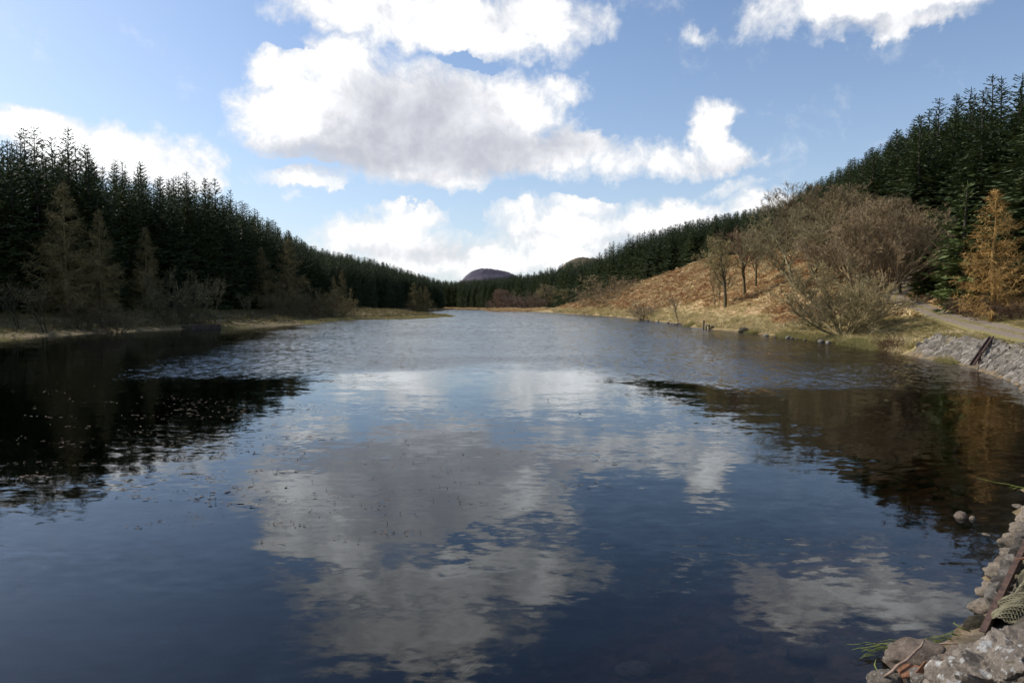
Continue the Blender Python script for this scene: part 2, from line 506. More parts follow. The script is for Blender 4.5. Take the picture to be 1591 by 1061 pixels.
SY = np.array([0, 40, 50, 60, 70, 80, 100, 130, 200, 250, 330, 400, 2000])
SV = np.array([0.05, .06, .06, .09, .17, .26, .37, .43, .52, .40, .15, .03, .02])
def gz(x, y):
    x = np.asarray(x, float); y = np.asarray(y, float)
    d0 = sdf(x, y)
    wob = vn(x, y, 3.1, 1) * 0.5 + vn(x, y, 1.1, 2) * 0.35
    calmw = smooth01(y, 42, 60)
    d = d0 + wob * calmw * np.exp(-np.abs(d0) / 6)
    dp = np.maximum(d, 0)
    # right bank
    s = np.interp(y, SY, SV)
    near = 1 - smooth01(y, 40.5, 45)
    bank = near * 1.2 * np.clip(dp / 1.3, 0, 1) + (1 - near) * (0.3 * (1 - np.exp(-dp / 0.8)) + np.interp(y, [41, 55, 78], [1.25, 1.1, 0.05]) * (1 - np.exp(-(dp / 5.0) ** 2)))
    zr = bank + s * np.minimum(dp, 30) + np.clip(s * 0.35, 0, .15) * np.clip(dp - 30, 0, 120)
    zr = zr + (vn(x, y, 9, 3) * 0.9 + vn(x, y, 3.5, 4) * 0.35) * np.clip(dp / 10, 0, 1) * smooth01(y, 65, 95)
    # left bank
    zl = 0.22 * (1 - np.exp(-dp / 0.8)) + 1.5 * (1 - np.exp(-(dp / 16) ** 2)) + 0.025 * dp
    zl = zl + (vn(x, y, 4, 5) * 0.5 + vn(x, y, 1.7, 6) * 0.25) * np.clip((dp - 1) / 6, 0, 1)
    # far end
    zf = 0.35 * (1 - np.exp(-dp / 1.5)) + 0.02 * dp + (vn(x, y, 8, 7) * 0.9) * np.clip(dp / 12, 0, 1)
    wl = smooth01(-x, -6, 6) * (1 - smooth01(y, 420, 520))
    xr = np.interp(y, [0, 200, 330, 400, 2000], [0, 0, 20, 60, 300])
    wf = smooth01(y, 300, 370) * (1 - wl)
    zo = wl * zl + (1 - wl) * ((1 - wf) * zr + wf * zf)
    # near end where the photographer stands
    wn = (1 - smooth01(y, 3.5, 6.0)) * (1 - smooth01(np.abs(x), 40, 60))
    zn = 1.4 * np.clip(dp / 2.2, 0, 1)
    zo = np.minimum(zo * (1 - wn) + zn * wn, 400)
    dn = np.maximum(-d, 0)
    rs = 0.16 + 0.30 * smooth01(dn, 1.5, 6.0)
    zi = -np.minimum(rs * dn, 4.0) - 0.02
    return np.where(d > 0, zo, zi)

def gz1(x, y):
    return float(gz(np.array([x]), np.array([y]))[0])

def hit(px, py, ymax=900.0):
    """point of the terrain seen at a photo pixel"""
    d = ray(px, py)
    ys = np.concatenate([np.arange(3, 120, 0.25), np.arange(120, ymax, 0.5)])
    t = ys / d[1]
    X = d[0] * t; Z = CAMZ + d[2] * t
    g = np.maximum(gz(X, ys), 0.0)
    k = np.argmax(Z <= g)
    if Z[k] > g[k]:
        k = len(ys) - 1
    return np.array([X[k], ys[k], g[k]])

def at_y(px, py, Y):
    d = ray(px, py); t = Y / d[1]
    return np.array([d[0] * t, Y, CAMZ + d[2] * t])
def at_z(px, py, Z):
    d = ray(px, py); t = (Z - CAMZ) / d[2]
    return np.array([d[0] * t, d[1] * t, Z])

# forest edges (X, Y), open ground on the lake side
LEFT_EDGE = np.array([(-120, 20), (-84, 45), (-68, 78), (-63, 95), (-60, 120), (-58, 150), (-55, 200), (-58, 265), (-62, 330), (-66, 400), (-52, 470), (-54, 520), (-78, 590)], float)
RIGHT_EDGE = np.array([(70, 5), (50, 30), (44, 50), (47, 66), (52, 90), (58, 120), (62, 160), (60, 200), (53, 245), (46, 300), (34, 370), (22, 440), (-2, 530), (-30, 590), (-52, 640), (-80, 660)], float)
def left_forest(x, y):
    ex = np.interp(y, LEFT_EDGE[:, 1], LEFT_EDGE[:, 0]); return np.where((y < 600) & (y > 15), ex - x, -99)
def right_forest(x, y):
    ex = np.interp(y, RIGHT_EDGE[:, 1], RIGHT_EDGE[:, 0]); return np.where(y > 5, x - ex, -99)

# track centre line, found on the ground where the photo shows it
TRK_PIX = [(1391, 461), (1402, 468), (1428, 478), (1455, 488), (1490, 498), (1530, 508), (1591, 522)]
tp = [hit(*p)[:2] for p in TRK_PIX]
tp = [(62.0, 96.0), (52.0, 86.0)] + [tuple(p) for p in tp] + [(20.5, 22.0), (15.5, 13.0), (10.0, 4.0), (6.0, -6.0), (4.0, -20.0)]
print('track', np.round(tp, 1).tolist())
TRK = np.array(tp)
def catmull(P, n=12):
    P = np.asarray(P, float); out = []
    Q = np.vstack([2 * P[0] - P[1], P, 2 * P[-1] - P[-2]])
    for i in range(1, len(Q) - 2):
        p0, p1, p2, p3 = Q[i - 1], Q[i], Q[i + 1], Q[i + 2]
        for t in np.linspace(0, 1, n, endpoint=False):
            out.append(0.5 * ((2 * p1) + (-p0 + p2) * t + (2 * p0 - 5 * p1 + 4 * p2 - p3) * t * t + (-p0 + 3 * p1 - 3 * p2 + p3) * t ** 3))
    out.append(Q[-2]); return np.array(out)
TRC = catmull(TRK, 14)
def trk_dist(x, y):
    x = np.asarray(x, float); y = np.asarray(y, float)
    d = np.full(x.shape, 1e9)
    for i in range(0, len(TRC) - 1):
        a = TRC[i]; b = TRC[i + 1]; e = b - a
        t = np.clip(((x - a[0]) * e[0] + (y - a[1]) * e[1]) / max(e @ e, 1e-9), 0, 1)
        d = np.minimum(d, np.hypot(x - a[0] - t * e[0], y - a[1] - t * e[1]))
    return d

# ------------------------------------------------------------------ ground sheet
def spaced(segs):
    out = []
    for a, b, st in segs:
        out.append(np.arange(a, b, st))
    return np.concatenate(out)
gx = spaced([(-5000, -1000, 400), (-1000, -300, 60), (-300, -120, 12), (-120, -15, 1.6), (-15, 10, 1.0), (10, 46, 0.6), (46, 100, 1.6), (100, 300, 10), (300, 1000, 60), (1000, 5001, 400)])
gy = spaced([(-400, -40, 40), (-40, 2, 3), (2, 60, 0.6), (60, 130, 1.0), (130, 260, 2), (260, 640, 4), (640, 1000, 30), (1000, 3000, 150), (3000, 9001, 600)])
GX, GY = np.meshgrid(gx, gy)
GZ = gz(GX.ravel(), GY.ravel()).reshape(GX.shape)
nx_, ny_ = len(gx), len(gy)
idx = np.arange(nx_ * ny_).reshape(ny_, nx_)
quads = np.stack([idx[:-1, :-1].ravel(), idx[:-1, 1:].ravel(), idx[1:, 1:].ravel(), idx[1:, :-1].ravel()], 1)
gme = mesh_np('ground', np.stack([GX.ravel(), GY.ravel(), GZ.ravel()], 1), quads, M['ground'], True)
def add_attr(me, nm, vals):
    a = me.attributes.new(nm, 'FLOAT', 'POINT'); a.data.foreach_set('value', np.asarray(vals, np.float32))
fx_, fy_, fz_ = GX.ravel(), GY.ravel(), GZ.ravel()
D0 = sdf(fx_, fy_)
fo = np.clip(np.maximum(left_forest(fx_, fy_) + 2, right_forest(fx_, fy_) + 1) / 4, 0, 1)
br = ((fx_ > 10) & (fy_ > 52) & (fy_ < 360)).astype(float) * smooth01(D0, 2.5, 7) * smooth01(fy_, 52, 75)
br = np.maximum(br, ((fy_ > 360) & (fx_ > -30)) * 0.55)
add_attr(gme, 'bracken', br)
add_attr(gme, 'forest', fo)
add_attr(gme, 'bank_shade', smooth01(-fx_, 0, 10) * (1 - smooth01(fy_, 400, 480)))  # left-bank mask where shade is painted into the ground colour
add_attr(gme, 'bed', (fz_ < 0.0).astype(float))
add_attr(gme, 'depth', np.maximum(-fz_, 0))
add_attr(gme, 'rubble', ((fx_ > 2) & (fy_ < 41.5) & (D0 > -0.3) & (D0 < 1.35)).astype(float))
add_attr(gme, 'turf', np.where((fx_ < 0) | (fy_ < 60), 1.0, np.clip(1 - D0 / 6, 0, 1) * 0.6))
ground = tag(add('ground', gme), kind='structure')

# track strip
tw = 1.25
L = TRC
tn = np.gradient(L, axis=0); tn /= np.linalg.norm(tn, axis=1)[:, None]
nr = np.stack([-tn[:, 1], tn[:, 0]], 1)
us = np.linspace(-1, 1, 9)
V = []; A = []
for i in range(len(L)):
    zc = gz(L[i, 0] + nr[i, 0] * us * tw, L[i, 1] + nr[i, 1] * us * tw)
    for j, u in enumerate(us):
        x = L[i, 0] + nr[i, 0] * u * tw; y = L[i, 1] + nr[i, 1] * u * tw
        rut = -0.03 * math.exp(-((abs(u) - 0.55) / 0.15) ** 2) if True else 0
        zz = max(zc[j], 0.5 * (zc[j] + zc[4])) + 0.06 + rut - 0.10 * max(0, abs(u) - 0.85) / 0.15
        V.append((x, y, zz)); A.append(u)
nu = len(us)
Fq = [(i * nu + j, i * nu + j + 1, (i + 1) * nu + j + 1, (i + 1) * nu + j) for i in range(len(L) - 1) for j in range(nu - 1)]
tme = mesh_np('track', np.array(V), Fq, M['track'], True)
add_attr(tme, 'across', A)
tag(add('track', tme), kind='structure')

# ------------------------------------------------------------------ water: closed body, absorbing peat brown, rippled top
m_, T = new_mat('lake_water')
Pw = geo_pos(T)
px_, py_, _ = T.sep(Pw)
edge_n = T.m('MULTIPLY', T.m('SUBTRACT', T.noise(Pw, 0.12, 4, 0.6), 0.5), 16.0)
right2 = T.m('MULTIPLY', T.m('POWER', T.m('MAXIMUM', px_, 0.0), 1.6), 0.34)
leftl = T.m('MULTIPLY', T.m('MAXIMUM', T.m('MULTIPLY', px_, -1.0), 0.0), 0.36)
y0 = T.m('MAXIMUM', T.m('SUBTRACT', T.m('SUBTRACT', 33.0, right2), leftl), 24.0)
q = T.m('ADD', T.m('SUBTRACT', py_, y0), edge_n)
wind = T.ss(q, -3.0, 6.0)
# lee of the left bank stays calm
xl = T.m('ADD', T.m('MULTIPLY_ADD', py_, -0.20, -13.0), T.m('MULTIPLY', edge_n, 0.5))
lee = T.ss(T.m('SUBTRACT', px_, xl), -2.0, 4.0)
farw = T.ss(py_, 115.0, 165.0)
wind = T.m('MULTIPLY', wind, T.m('MAXIMUM', lee, farw))
patch = T.ss(T.noise(T.v('MULTIPLY', Pw, (0.5, 1, 1)), 0.05, 4, 0.6), 0.35, 0.65, 0.6, 1.2)
rip = T.m('MULTIPLY', wind, patch)
a = T.noise(T.v('MULTIPLY', Pw, (0.8, 1.5, 1)), 0.9, 3, 0.5, color=True)
b = T.noise(T.v('MULTIPLY', Pw, (0.8, 1.6, 1)), 4.2, 3, 0.55, color=True)
c3 = T.noise(T.v('MULTIPLY', Pw, (0.9, 1.3, 1)), 14.0, 3, 0.6, color=True)
def cen(x, s):
    v = T.v('SUBTRACT', x, (0.5, 0.5, 0.5))
    nd = T.n('ShaderNodeVectorMath', operation='SCALE'); T.l(v, nd.inputs[0]); T.put(nd.inputs['Scale'], s)
    return nd.outputs[0]
gust = T.ss(T.noise(T.v('MULTIPLY', Pw, (0.35, 1, 1)), 0.35, 4, 0.6), 0.38, 0.66, 0.35, 1.3)
sl = T.v('ADD', T.v('ADD', cen(a, T.m('MULTIPLY_ADD', rip, 0.05, 0.045)),
               cen(b, T.m('MULTIPLY_ADD', rip, 0.42, T.m('MULTIPLY', gust, T.ss(py_, 9.0, 24.0, 0.095, 0.060))))),
         cen(c3, T.m('MULTIPLY_ADD', rip, 0.55, T.m('MULTIPLY', gust, T.ss(py_, 9.0, 26.0, 0.004, 0.05)))))
sx_, sy_, _z = T.sep(sl)
chop = T.noise(T.v('MULTIPLY', Pw, (2.4, 0.8, 1)), 1.0, 4, 0.65)
lanes = T.noise(T.v('MULTIPLY', Pw, (1.1, 0.13, 1)), 1.0, 3, 0.65)
far_w = T.ss(py_, 40.0, 90.0)
bias = T.m('ADD', T.ss(chop, 0.3, 0.7, -0.005, 0.11), T.m('MULTIPLY', T.m('MULTIPLY', T.m('SUBTRACT', lanes, 0.5), 0.26), far_w))
N = T.v('NORMALIZE', T.comb(sx_, T.m('SUBTRACT', sy_, T.m('MULTIPLY', rip, bias)), 1.0))   # wind waves lean towards the dam
fr = T.n('ShaderNodeFresnel'); fr.inputs['IOR'].default_value = 1.345; T.l(N, fr.inputs['Normal'])
gl = T.n('ShaderNodeBsdfGlossy'); gl.inputs['Roughness'].default_value = 0.015; gl.inputs['Color'].default_value = (0.93, 0.97, 1.0, 1); T.l(N, gl.inputs['Normal'])
tr = T.n('ShaderNodeBsdfTransparent')
mx = T.n('ShaderNodeMixShader')
T.l(fr.outputs[0], mx.inputs[0]); T.l(tr.outputs[0], mx.inputs[1]); T.l(gl.outputs[0], mx.inputs[2])
va = T.n('ShaderNodeVolumeAbsorption')
va.inputs['Color'].default_value = (0.62, 0.36, 0.14, 1)
va.inputs['Density'].default_value = 1.5
o = T.n('ShaderNodeOutputMaterial')
T.l(mx.outputs[0], o.inputs['Surface']); T.l(va.outputs[0], o.inputs['Volume'])
M['water'] = m_
wb = MB()
wx0, wx1, wy0, wy1 = -72, 34, 0.5, 640
wb.box(((wx0 + wx1) / 2, (wy0 + wy1) / 2, -3.0), wx1 - wx0, wy1 - wy0, 6.0)
tag(add('water', wb.mesh('water', M['water'])), kind='structure')

# ------------------------------------------------------------------ far hills
def hill(name, cx, cy, rx, ry, h, mat, skew=0.0, flat=2.6):
    n = 64
    u = np.linspace(-1, 1, n); U, Vv = np.meshgrid(u, u)
    X = cx + U * rx; Y = cy + Vv * ry
    us_ = np.where(U < -0.0, U * (1 + skew), U)
    r = np.clip(np.abs(us_) ** flat + np.abs(Vv) ** flat, 0, 1)
    Z = h * (1 - r) ** 0.75 * (1 + 0.10 * vn(X, Y, rx * 0.5, 9) + 0.07 * vn(X, Y, rx * 0.17, 8) + 0.04 * vn(X, Y, rx * 0.06, 6)) - 3
    idx = np.arange(n * n).reshape(n, n)
    q = np.stack([idx[:-1, :-1].ravel(), idx[:-1, 1:].ravel(), idx[1:, 1:].ravel(), idx[1:, :-1].ravel()], 1)
    me = mesh_np(name, np.stack([X.ravel(), Y.ravel(), Z.ravel()], 1), q, mat, True)
    return tag(add(name, me), kind='structure')
hill('hill', -78, 2600, 165, 260, 144, M['heather_hill'], 0.0, 2.6)
hill('hill', 165, 1500, 110, 160, 108, M['brown_hill'], 0.0, 2.4)

# ------------------------------------------------------------------ tree prototypes
def spruce_proto(seed, H=20.0, R=3.0, dense=1.0, mat='spruce', bare=0.05):
    r = np.random.default_rng(seed)
    trunk = MB()
    ph = r.random() * 6
    tpts = [(0.10 * math.sin(z * 0.35 + ph) * (z / H), 0.10 * math.cos(z * 0.3 + ph) * (z / H), z) for z in np.linspace(0, H * 0.985, 9)]
    trunk.tube(tpts, [0.24 * (1 - t) ** 0.9 + 0.018 for t in np.linspace(0, 1, 9)], 7)
    trunk.v.append(tuple(np.array(tpts[-1]) + (0, 0, H * 0.015)))
    V = []; Fs = []
    base = 0
    def blade(p, d, up, L, w):
        # flat spray of needles: kite of four points with a slight droop
        nonlocal base
        side = np.cross(d, up); side /= (np.linalg.norm(side) + 1e-9)
        V.extend([p, p + d * L * 0.45 + side * w, p + d * L + np.array([0, 0, -0.05 * L]), p + d * L * 0.45 - side * w])
        Fs.append((base, base + 1, base + 2)); Fs.append((base, base + 2, base + 3)); base += 4
    z = H * bare
    while z < H * 0.985:
        t = z / H
        prof = min(1.0, (1 - t) * 1.7) ** 0.95 * (0.8 + 0.2 * min(1, t * 6))
        Lm = R * prof + 0.12
        nb = int(round((5.6 + 1.8 * (1 - t)) * dense))
        a0 = r.random() * 6.28
        for k in range(nb):
            a = a0 + 6.283 * k / nb + r.normal() * 0.25
            Lb = Lm * (0.62 + 0.5 * r.random())
            if r.random() < 0.06: Lb *= 1.25
            el = 0.34 - 0.70 * (1 - t) + r.normal() * 0.14     # young upper branches rise, old lower ones hang
            ca, sa = math.cos(a), math.sin(a)
            zb = z + r.normal() * 0.10
            n = max(2, int(Lb / 0.34))
            prev = np.array([0, 0, zb]); 
            for i in range(1, n + 1):
                s = i / n
                e = el + 0.75 * (s - 0.35) * (1 - t * 0.6)
                d = np.array([ca * math.cos(e), sa * math.cos(e), math.sin(e)])
                cur = prev + d * (Lb / n)
                up = np.array([-ca * math.sin(e), -sa * math.sin(e), math.cos(e)])
                wid = (0.12 + 0.50 * min(1.0, (1 - t) * 1.6)) * (1.1 - 0.65 * s) * min(1, 0.35 + Lb * 0.4)
                for sg in (-1, 1):
                    if r.random() < 0.12: continue
                    lat = np.cross(d, up) * sg
                    dd = d * (0.55 + 0.25 * r.random()) + lat * (0.75 + 0.2 * r.random()) + np.array([0, 0, -0.30 + 0.3 * r.random() - 0.18 * (1 - t)])
                    dd /= np.linalg.norm(dd)
                    uu = up + r.normal(size=3) * 0.5
                    blade(cur, dd, uu, wid * (1.2 + 0.9 * r.random()), wid * (0.26 + 0.12 * r.random()))
                blade(prev, d, up + r.normal(size=3) * 0.5, Lb / n * 1.7, 0.075 + 0.05 * (1 - t))
                prev = cur
            blade(prev, d, np.array([sa, -ca, 0.3]), 0.32, 0.06)
        z += (0.30 + 0.30 * r.random()) * (1.1 if t > 0.9 else 0.9)
    # leader shoot
    top = np.array(tpts[-1])
    for k in range(10):
        a = r.random() * 6.28; q = r.random()
        blade(top + np.array([0, 0, -0.9 + 0.95 * q]), np.array([math.cos(a) * 0.75, math.sin(a) * 0.75, 0.66]), np.array([0, 0, 1.0]) + r.normal(size=3) * 0.6, 0.34 * (1.1 - 0.7 * q), 0.05)
    blade(top + np.array([0, 0, -0.2]), np.array([0.03, 0, 1.0]), np.array([1.0, 0, 0]), 0.75, 0.045)
    blade(top + np.array([0, 0, -0.2]), np.array([0, 0.03, 1.0]), np.array([0, 1.0, 0]), 0.75, 0.045)
    tm = trunk.mesh('trunk', M['spruce_bark'], True)
    cm = mesh_np('crown', np.array(V), np.array(Fs, dtype=np.int32), M[mat])
    return tm, cm

def larch_proto(seed, H=10.0, R=2.4, twigw=0.016):
    r = np.random.default_rng(seed)
    trunk = MB()
    tp_ = [(0.05 * math.sin(z), 0.05 * math.cos(z * 1.3), z) for z in np.linspace(0, H, 9)]
    trunk.tube(tp_, [0.17 * (1 - t) ** 0.9 + 0.012 for t in np.linspace(0, 1, 9)], 7)
    cr = MB()
    V = []; Fs = []
    def sliver(p, d, L, w):
        side = np.cross(d, r.normal(size=3)); side /= (np.linalg.norm(side) + 1e-9)
        b = len(V); V.extend([p - side * w, p + side * w, p + d * L]); Fs.append((b, b + 1, b + 2))
    z = H * 0.10
    while z < H * 0.99:
        t = z / H
        Lm = R * min(1.0, (1 - t) * 1.25) ** 0.9 * (0.75 + 0.25 * min(1, t * 5)) + 0.12
        for k in range(int(4 + 2 * (1 - t))):
            a = r.random() * 6.28; Lb = Lm * (0.6 + 0.5 * r.random())
            el = 0.30 - 0.35 * (1 - t) + r.normal() * 0.1
            n = max(3, int(Lb / 0.22)); prev = np.array([0, 0, z + r.normal() * 0.1])
            for i in range(1, n + 1):
                s = i / n; e = el - 0.25 * math.sin(s * 3.0) + 0.5 * s * s
                d = np.array([math.cos(a) * math.cos(e), math.sin(a) * math.cos(e), math.sin(e)])
                cur = prev + d * (Lb / n)
                sliver(prev, d, Lb / n * 1.5, 0.016 * (1.3 - s))
                for q in range(5):
                    dd = d * 0.6 + r.normal(size=3) * 0.55 + np.array([0, 0, -0.28])
                    dd /= np.linalg.norm(dd)
                    L1 = (0.28 + 0.5 * r.random()) * min(1.0, 0.4 + 0.4 * Lb)
                    sliver(cur, dd, L1, twigw)
                    pm = cur + dd * L1 * 0.5
                    d2 = dd + r.normal(size=3) * 0.6; d2 /= np.linalg.norm(d2)
                    sliver(pm, d2, L1 * 0.6, twigw * 0.8)
                prev = cur
        z += 0.20 + 0.14 * r.random()
    return trunk.mesh('trunk', M['bark'], True), mesh_np('crown', np.array(V), np.array(Fs, dtype=np.int32), M['twig'])

def bare_proto(seed, H=9.0, stems=1, spread=0.5, trunk_frac=0.25, r0=0.16, limbs=7, sub=(6, 6, 6), up=0.25, twigw=0.012, bark='bark', lean=0.25, twl=0.62, rat=(0.62, 0.55, 0.5), fine=2):
    r = np.random.default_rng(seed)
    rnd = random.Random(seed); g = rnd.gauss
    tb = MB(); SP = []; SD = []; SL = []; SW = []
    def unit(x, y, z):
        q = 1.0 / (math.sqrt(x * x + y * y + z * z) + 1e-9); return (x * q, y * q, z * q)
    def grow(p, d, L, rad, lev):
        n = 5 if lev < 2 else 3
        pts = [p]; dirs = [d]; k_ = 0.14 + 0.06 * lev if (lev or stems > 1) else 0.045
        for i in range(n):
            d = unit(d[0] + g(0, k_), d[1] + g(0, k_), d[2] + g(0, k_) + up * 0.25)
            p = (p[0] + d[0] * L / n, p[1] + d[1] * L / n, p[2] + d[2] * L / n); pts.append(p); dirs.append(d)
        end = 0.45 if lev == 0 else 0.3
        if lev <= 2:
            tb.tube(pts, [rad * (1 - (1 - end) * i / n) for i in range(n + 1)], 6 if lev == 0 else (5 if lev == 1 else 3), cap=False)
        else:
            for i in range(n):
                SP.append(pts[i]); SD.append(dirs[i + 1]); SL.append(L / n * 1.15); SW.append(max(rad * (1 - 0.6 * i / n), twigw))
        cnt = limbs if lev == 0 else sub[lev - 1] * (fine if lev == 3 else 1)
        for k in range(cnt):
            s = (trunk_frac + (1 - trunk_frac) * (k + 0.5 + 0.4 * g(0, 1)) / cnt) if lev == 0 else (0.18 + 0.85 * (k + rnd.random()) / cnt)
            s = min(max(s, 0.08), 0.999)
            j = min(int(s * n), n - 1); f = s * n - j
            a, b = pts[j], pts[j + 1]
            q = (a[0] * (1 - f) + b[0] * f, a[1] * (1 - f) + b[1] * f, a[2] * (1 - f) + b[2] * f)
            dd = dirs[j + 1]; w = (g(0, 1), g(0, 1), g(0, 1))
            pe = unit(dd[1] * w[2] - dd[2] * w[1], dd[2] * w[0] - dd[0] * w[2], dd[0] * w[1] - dd[1] * w[0])
            an = spread * (0.75 + 0.5 * rnd.random()); ca, sa = math.cos(an), math.sin(an)
            nd = unit(dd[0] * ca + pe[0] * sa, dd[1] * ca + pe[1] * sa, dd[2] * ca + pe[2] * sa + up * 0.5)
            if lev < 3:
                grow(q, nd, L * rat[lev] * (1.05 - 0.35 * s) * (0.75 + 0.5 * rnd.random()), rad * 0.55 * (1.1 - 0.5 * s), lev + 1)
            else:
                SP.append(q); SD.append(nd); SL.append(L * twl * (0.6 + 0.9 * rnd.random())); SW.append(twigw)
    for k in range(stems):
        a = 6.28 * (k + rnd.random() * 0.6) / max(stems, 1)
        le = lean * (0.35 + 0.9 * rnd.random()) if stems > 1 else 0.05
        d = unit(math.cos(a) * math.sin(le), math.sin(a) * math.sin(le), math.cos(le))
        p = (math.cos(a) * 0.22, math.sin(a) * 0.22, -0.15) if stems > 1 else (0, 0, -0.15)
        grow(p, d, H * (0.62 if stems == 1 else 0.66) * (0.85 + 0.25 * rnd.random()), r0 * (0.8 + 0.4 * rnd.random()), 0)
    P_ = np.array(SP); D_ = np.array(SD); L_ = np.array(SL)[:, None]; W_ = np.array(SW)[:, None]
    n = len(P_)
    side = np.cross(D_, r.normal(size=(n, 3))); side /= np.linalg.norm(side, axis=1)[:, None] + 1e-9
    mid = P_ + D_ * L_ * 0.55; bend = D_ + r.normal(size=(n, 3)) * 0.25; bend /= np.linalg.norm(bend, axis=1)[:, None]
    tip = P_ + bend * L_
    Vn = np.stack([P_ - side * W_, P_ + side * W_, mid + side * W_ * 0.6, mid - side * W_ * 0.6, tip], 1).reshape(-1, 3)
    b = np.arange(n)[:, None] * 5
    Fn = np.concatenate([b + [0, 1, 2], b + [0, 2, 3], b + [3, 2, 4]]).astype(np.int32)
    tm = tb.mesh('trunk', M[bark], True)
    cm = mesh_np('crown', Vn, Fn, M['twig'])
    top = np.percentile(Vn[:, 2], 99.7)
    for me in (tm, cm):
        me.transform(Matrix.Scale(H / top, 4))
    return tm, cm

SPR = [spruce_proto(11 + i, 20.0, R, 1.0, 'spruce') for i, R in enumerate((3.3, 3.7, 3.0, 4.0, 3.4, 3.6))]
SPRL = [spruce_proto(31, 10.0, 2.3, 1.1, 'spruce_light', 0.02)]
LAR = [larch_proto(41, 10, 2.5), larch_proto(42, 10, 2.1), larch_proto(43, 10, 2.8)]
B_OAK = [bare_proto(51, 10, 1, 0.75, 0.30, 0.22, 10, (8, 7, 6), 0.20, 0.012, 'mossy'), bare_proto(52, 10, 1, 0.55, 0.30, 0.15, 10, (8, 7, 6), 0.35, 0.012, 'mossy')]
B_WIL = [bare_proto(61, 7, 11, 0.50, 0.15, 0.085, 7, (6, 6, 5), 0.30, 0.011, 'bark', 0.95), bare_proto(62, 7, 9, 0.55, 0.15, 0.08, 7, (6, 6, 5), 0.25, 0.011, 'bark', 0.75)]
B_CLU = [bare_proto(71, 10, 6, 0.55, 0.2, 0.11, 8, (7, 6, 6), 0.35, 0.011, 'bark', 0.45), bare_proto(72, 10, 4, 0.62, 0.2, 0.15, 9, (7, 6, 6), 0.25, 0.011, 'bark', 0.6)]
B_SHR = [bare_proto(81, 4, 10, 0.6, 0.05, 0.04, 5, (5, 4, 4), 0.15, 0.011, 'bark', 1.0, rat=(0.6, 0.6, 0.55)), bare_proto(82, 4, 8, 0.65, 0.05, 0.04, 6, (5, 4, 4), 0.1, 0.011, 'bark', 1.15)]
B_SAP = [bare_proto(91, 4, 2, 0.5, 0.2, 0.05, 6, (4, 4, 3), 0.4, 0.010, 'bark', 0.35)]

def plant(name, proto, loc, h, hp, label, cat, group=None, width=1.0, rz=None, color=None):
    """one tree: an Empty at its base with trunk and crown"""
    e = add(name, None, None, loc)
    e.empty_display_size = 0.3
    rz = random.random() * 6.28 if rz is None else rz
    s = h / hp
    e.rotation_euler = (0, 0, rz); e.scale = (s * width, s * width, s)
    t = add('trunk', proto[0], e); c = add('crown', proto[1], e)
    if color:
        c.color = (*color, 1); k = 0.9; t.color = (color[0] * k, color[1] * k, color[2] * k, 1)
    tag(e, label, cat, group)
    return e

def plant_px(name, proto, hp, px, pyb, pyt, label, cat, Y=None, width=1.0, group=None, color=None, rz=None):
    """tree whose foot is seen at photo row pyb and whose top at row pyt"""
    if Y is None:
        p = hit(px, pyb)
    else:
        q = at_y(px, pyb, Y); p = np.array([q[0], Y, gz1(q[0], Y)])
    top = at_y(px, pyt, p[1])[2]
    return plant(name, proto, (p[0], p[1], p[2] - 0.05), max(top - p[2], 0.6), hp, label, cat, group, width, rz, color)

# ------------------------------------------------------------------ spruce forest
# skyline of the woods seen from the dam, as rows of the photograph
SKYL = np.array([(-300, 150), (0, 190), (40, 190), (90, 192), (130, 205), (170, 250), (240, 252), (300, 265), (350, 285), (385, 315), (430, 345), (480, 380), (520, 392),
                 (570, 400), (620, 415), (660, 428), (700, 437), (740, 431), (800, 426), (840, 422), (860, 404), (890, 392), (930, 378), (980, 366), (1040, 352), (1100, 338), (1160, 328),
                 (1220, 314), (1245, 294), (1300, 264), (1345, 238), (1400, 200), (1450, 164), (1500, 146), (1550, 112), (1600, 115), (1900, 60)], float)
def sky_z(x, y):
    px = CX + FPX * x / np.maximum(y, 1)
    row = np.interp(px, SKYL[:, 0], SKYL[:, 1])
    b = (CY - row) / FPX
    return CAMZ + y * (-math.sin(PITCH) + b * math.cos(PITCH)) / (math.cos(PITCH) + b * math.sin(PITCH))

cand = []
r = np.random.default_rng(5)
def scatter(inside, xr, yr, step):
    xs = np.arange(xr[0], xr[1], step); ys = np.arange(yr[0], yr[1], step)
    X, Y = np.meshgrid(xs, ys)
    X = X.ravel() + r.uniform(-0.42, 0.42, X.size) * step; Y = Y.ravel() + r.uniform(-0.42, 0.42, Y.size) * step
    return X, Y
for side, fn, xr, yr in (('left', left_forest, (-200, -30), (40, 600)), ('right', right_forest, (-80, 240), (34, 720))):
    X, Y = scatter(fn, xr, yr, 3.2)
    e = fn(X, Y)
    if side == 'right':
        kk = (Y > 150) | ((r.random(len(X)) < 0.42) & (e < 30)); X, Y, e = X[kk], Y[kk], e[kk]
    depth = np.where(Y > 430, 60, 42) if side == 'left' else np.where(Y > 380, 70, 60)
    k = (e > 0) & (e < depth) & (np.abs(X) / np.maximum(Y, 1) < 1.05)
    X, Y, e = X[k], Y[k], e[k]
    G_ = gz(X, Y)
    top = sky_z(X, Y)
    for x, y, g, tz, ee in zip(X, Y, G_, top, e):
        full = r.uniform(17.5, 24.0) if side == 'left' else r.uniform(15, 22)
        lim = (tz - g)
        fcut = r.uniform(0.80, 1.03) if side == 'left' else ((r.uniform(0.84, 1.09) if ee < 11 else r.uniform(0.62, 1.05)) if y < 150 else r.uniform(0.82, 1.06))
        h = lim * fcut
        if h > 27: h = r.uniform(22, 27)
        if h < 7:
            if ee > 8: continue
            h = r.uniform(7, 9)
        if h < lim * 0.72 and ee > 14 and False: continue
        cand.append((side, x, y, g, h, ee))
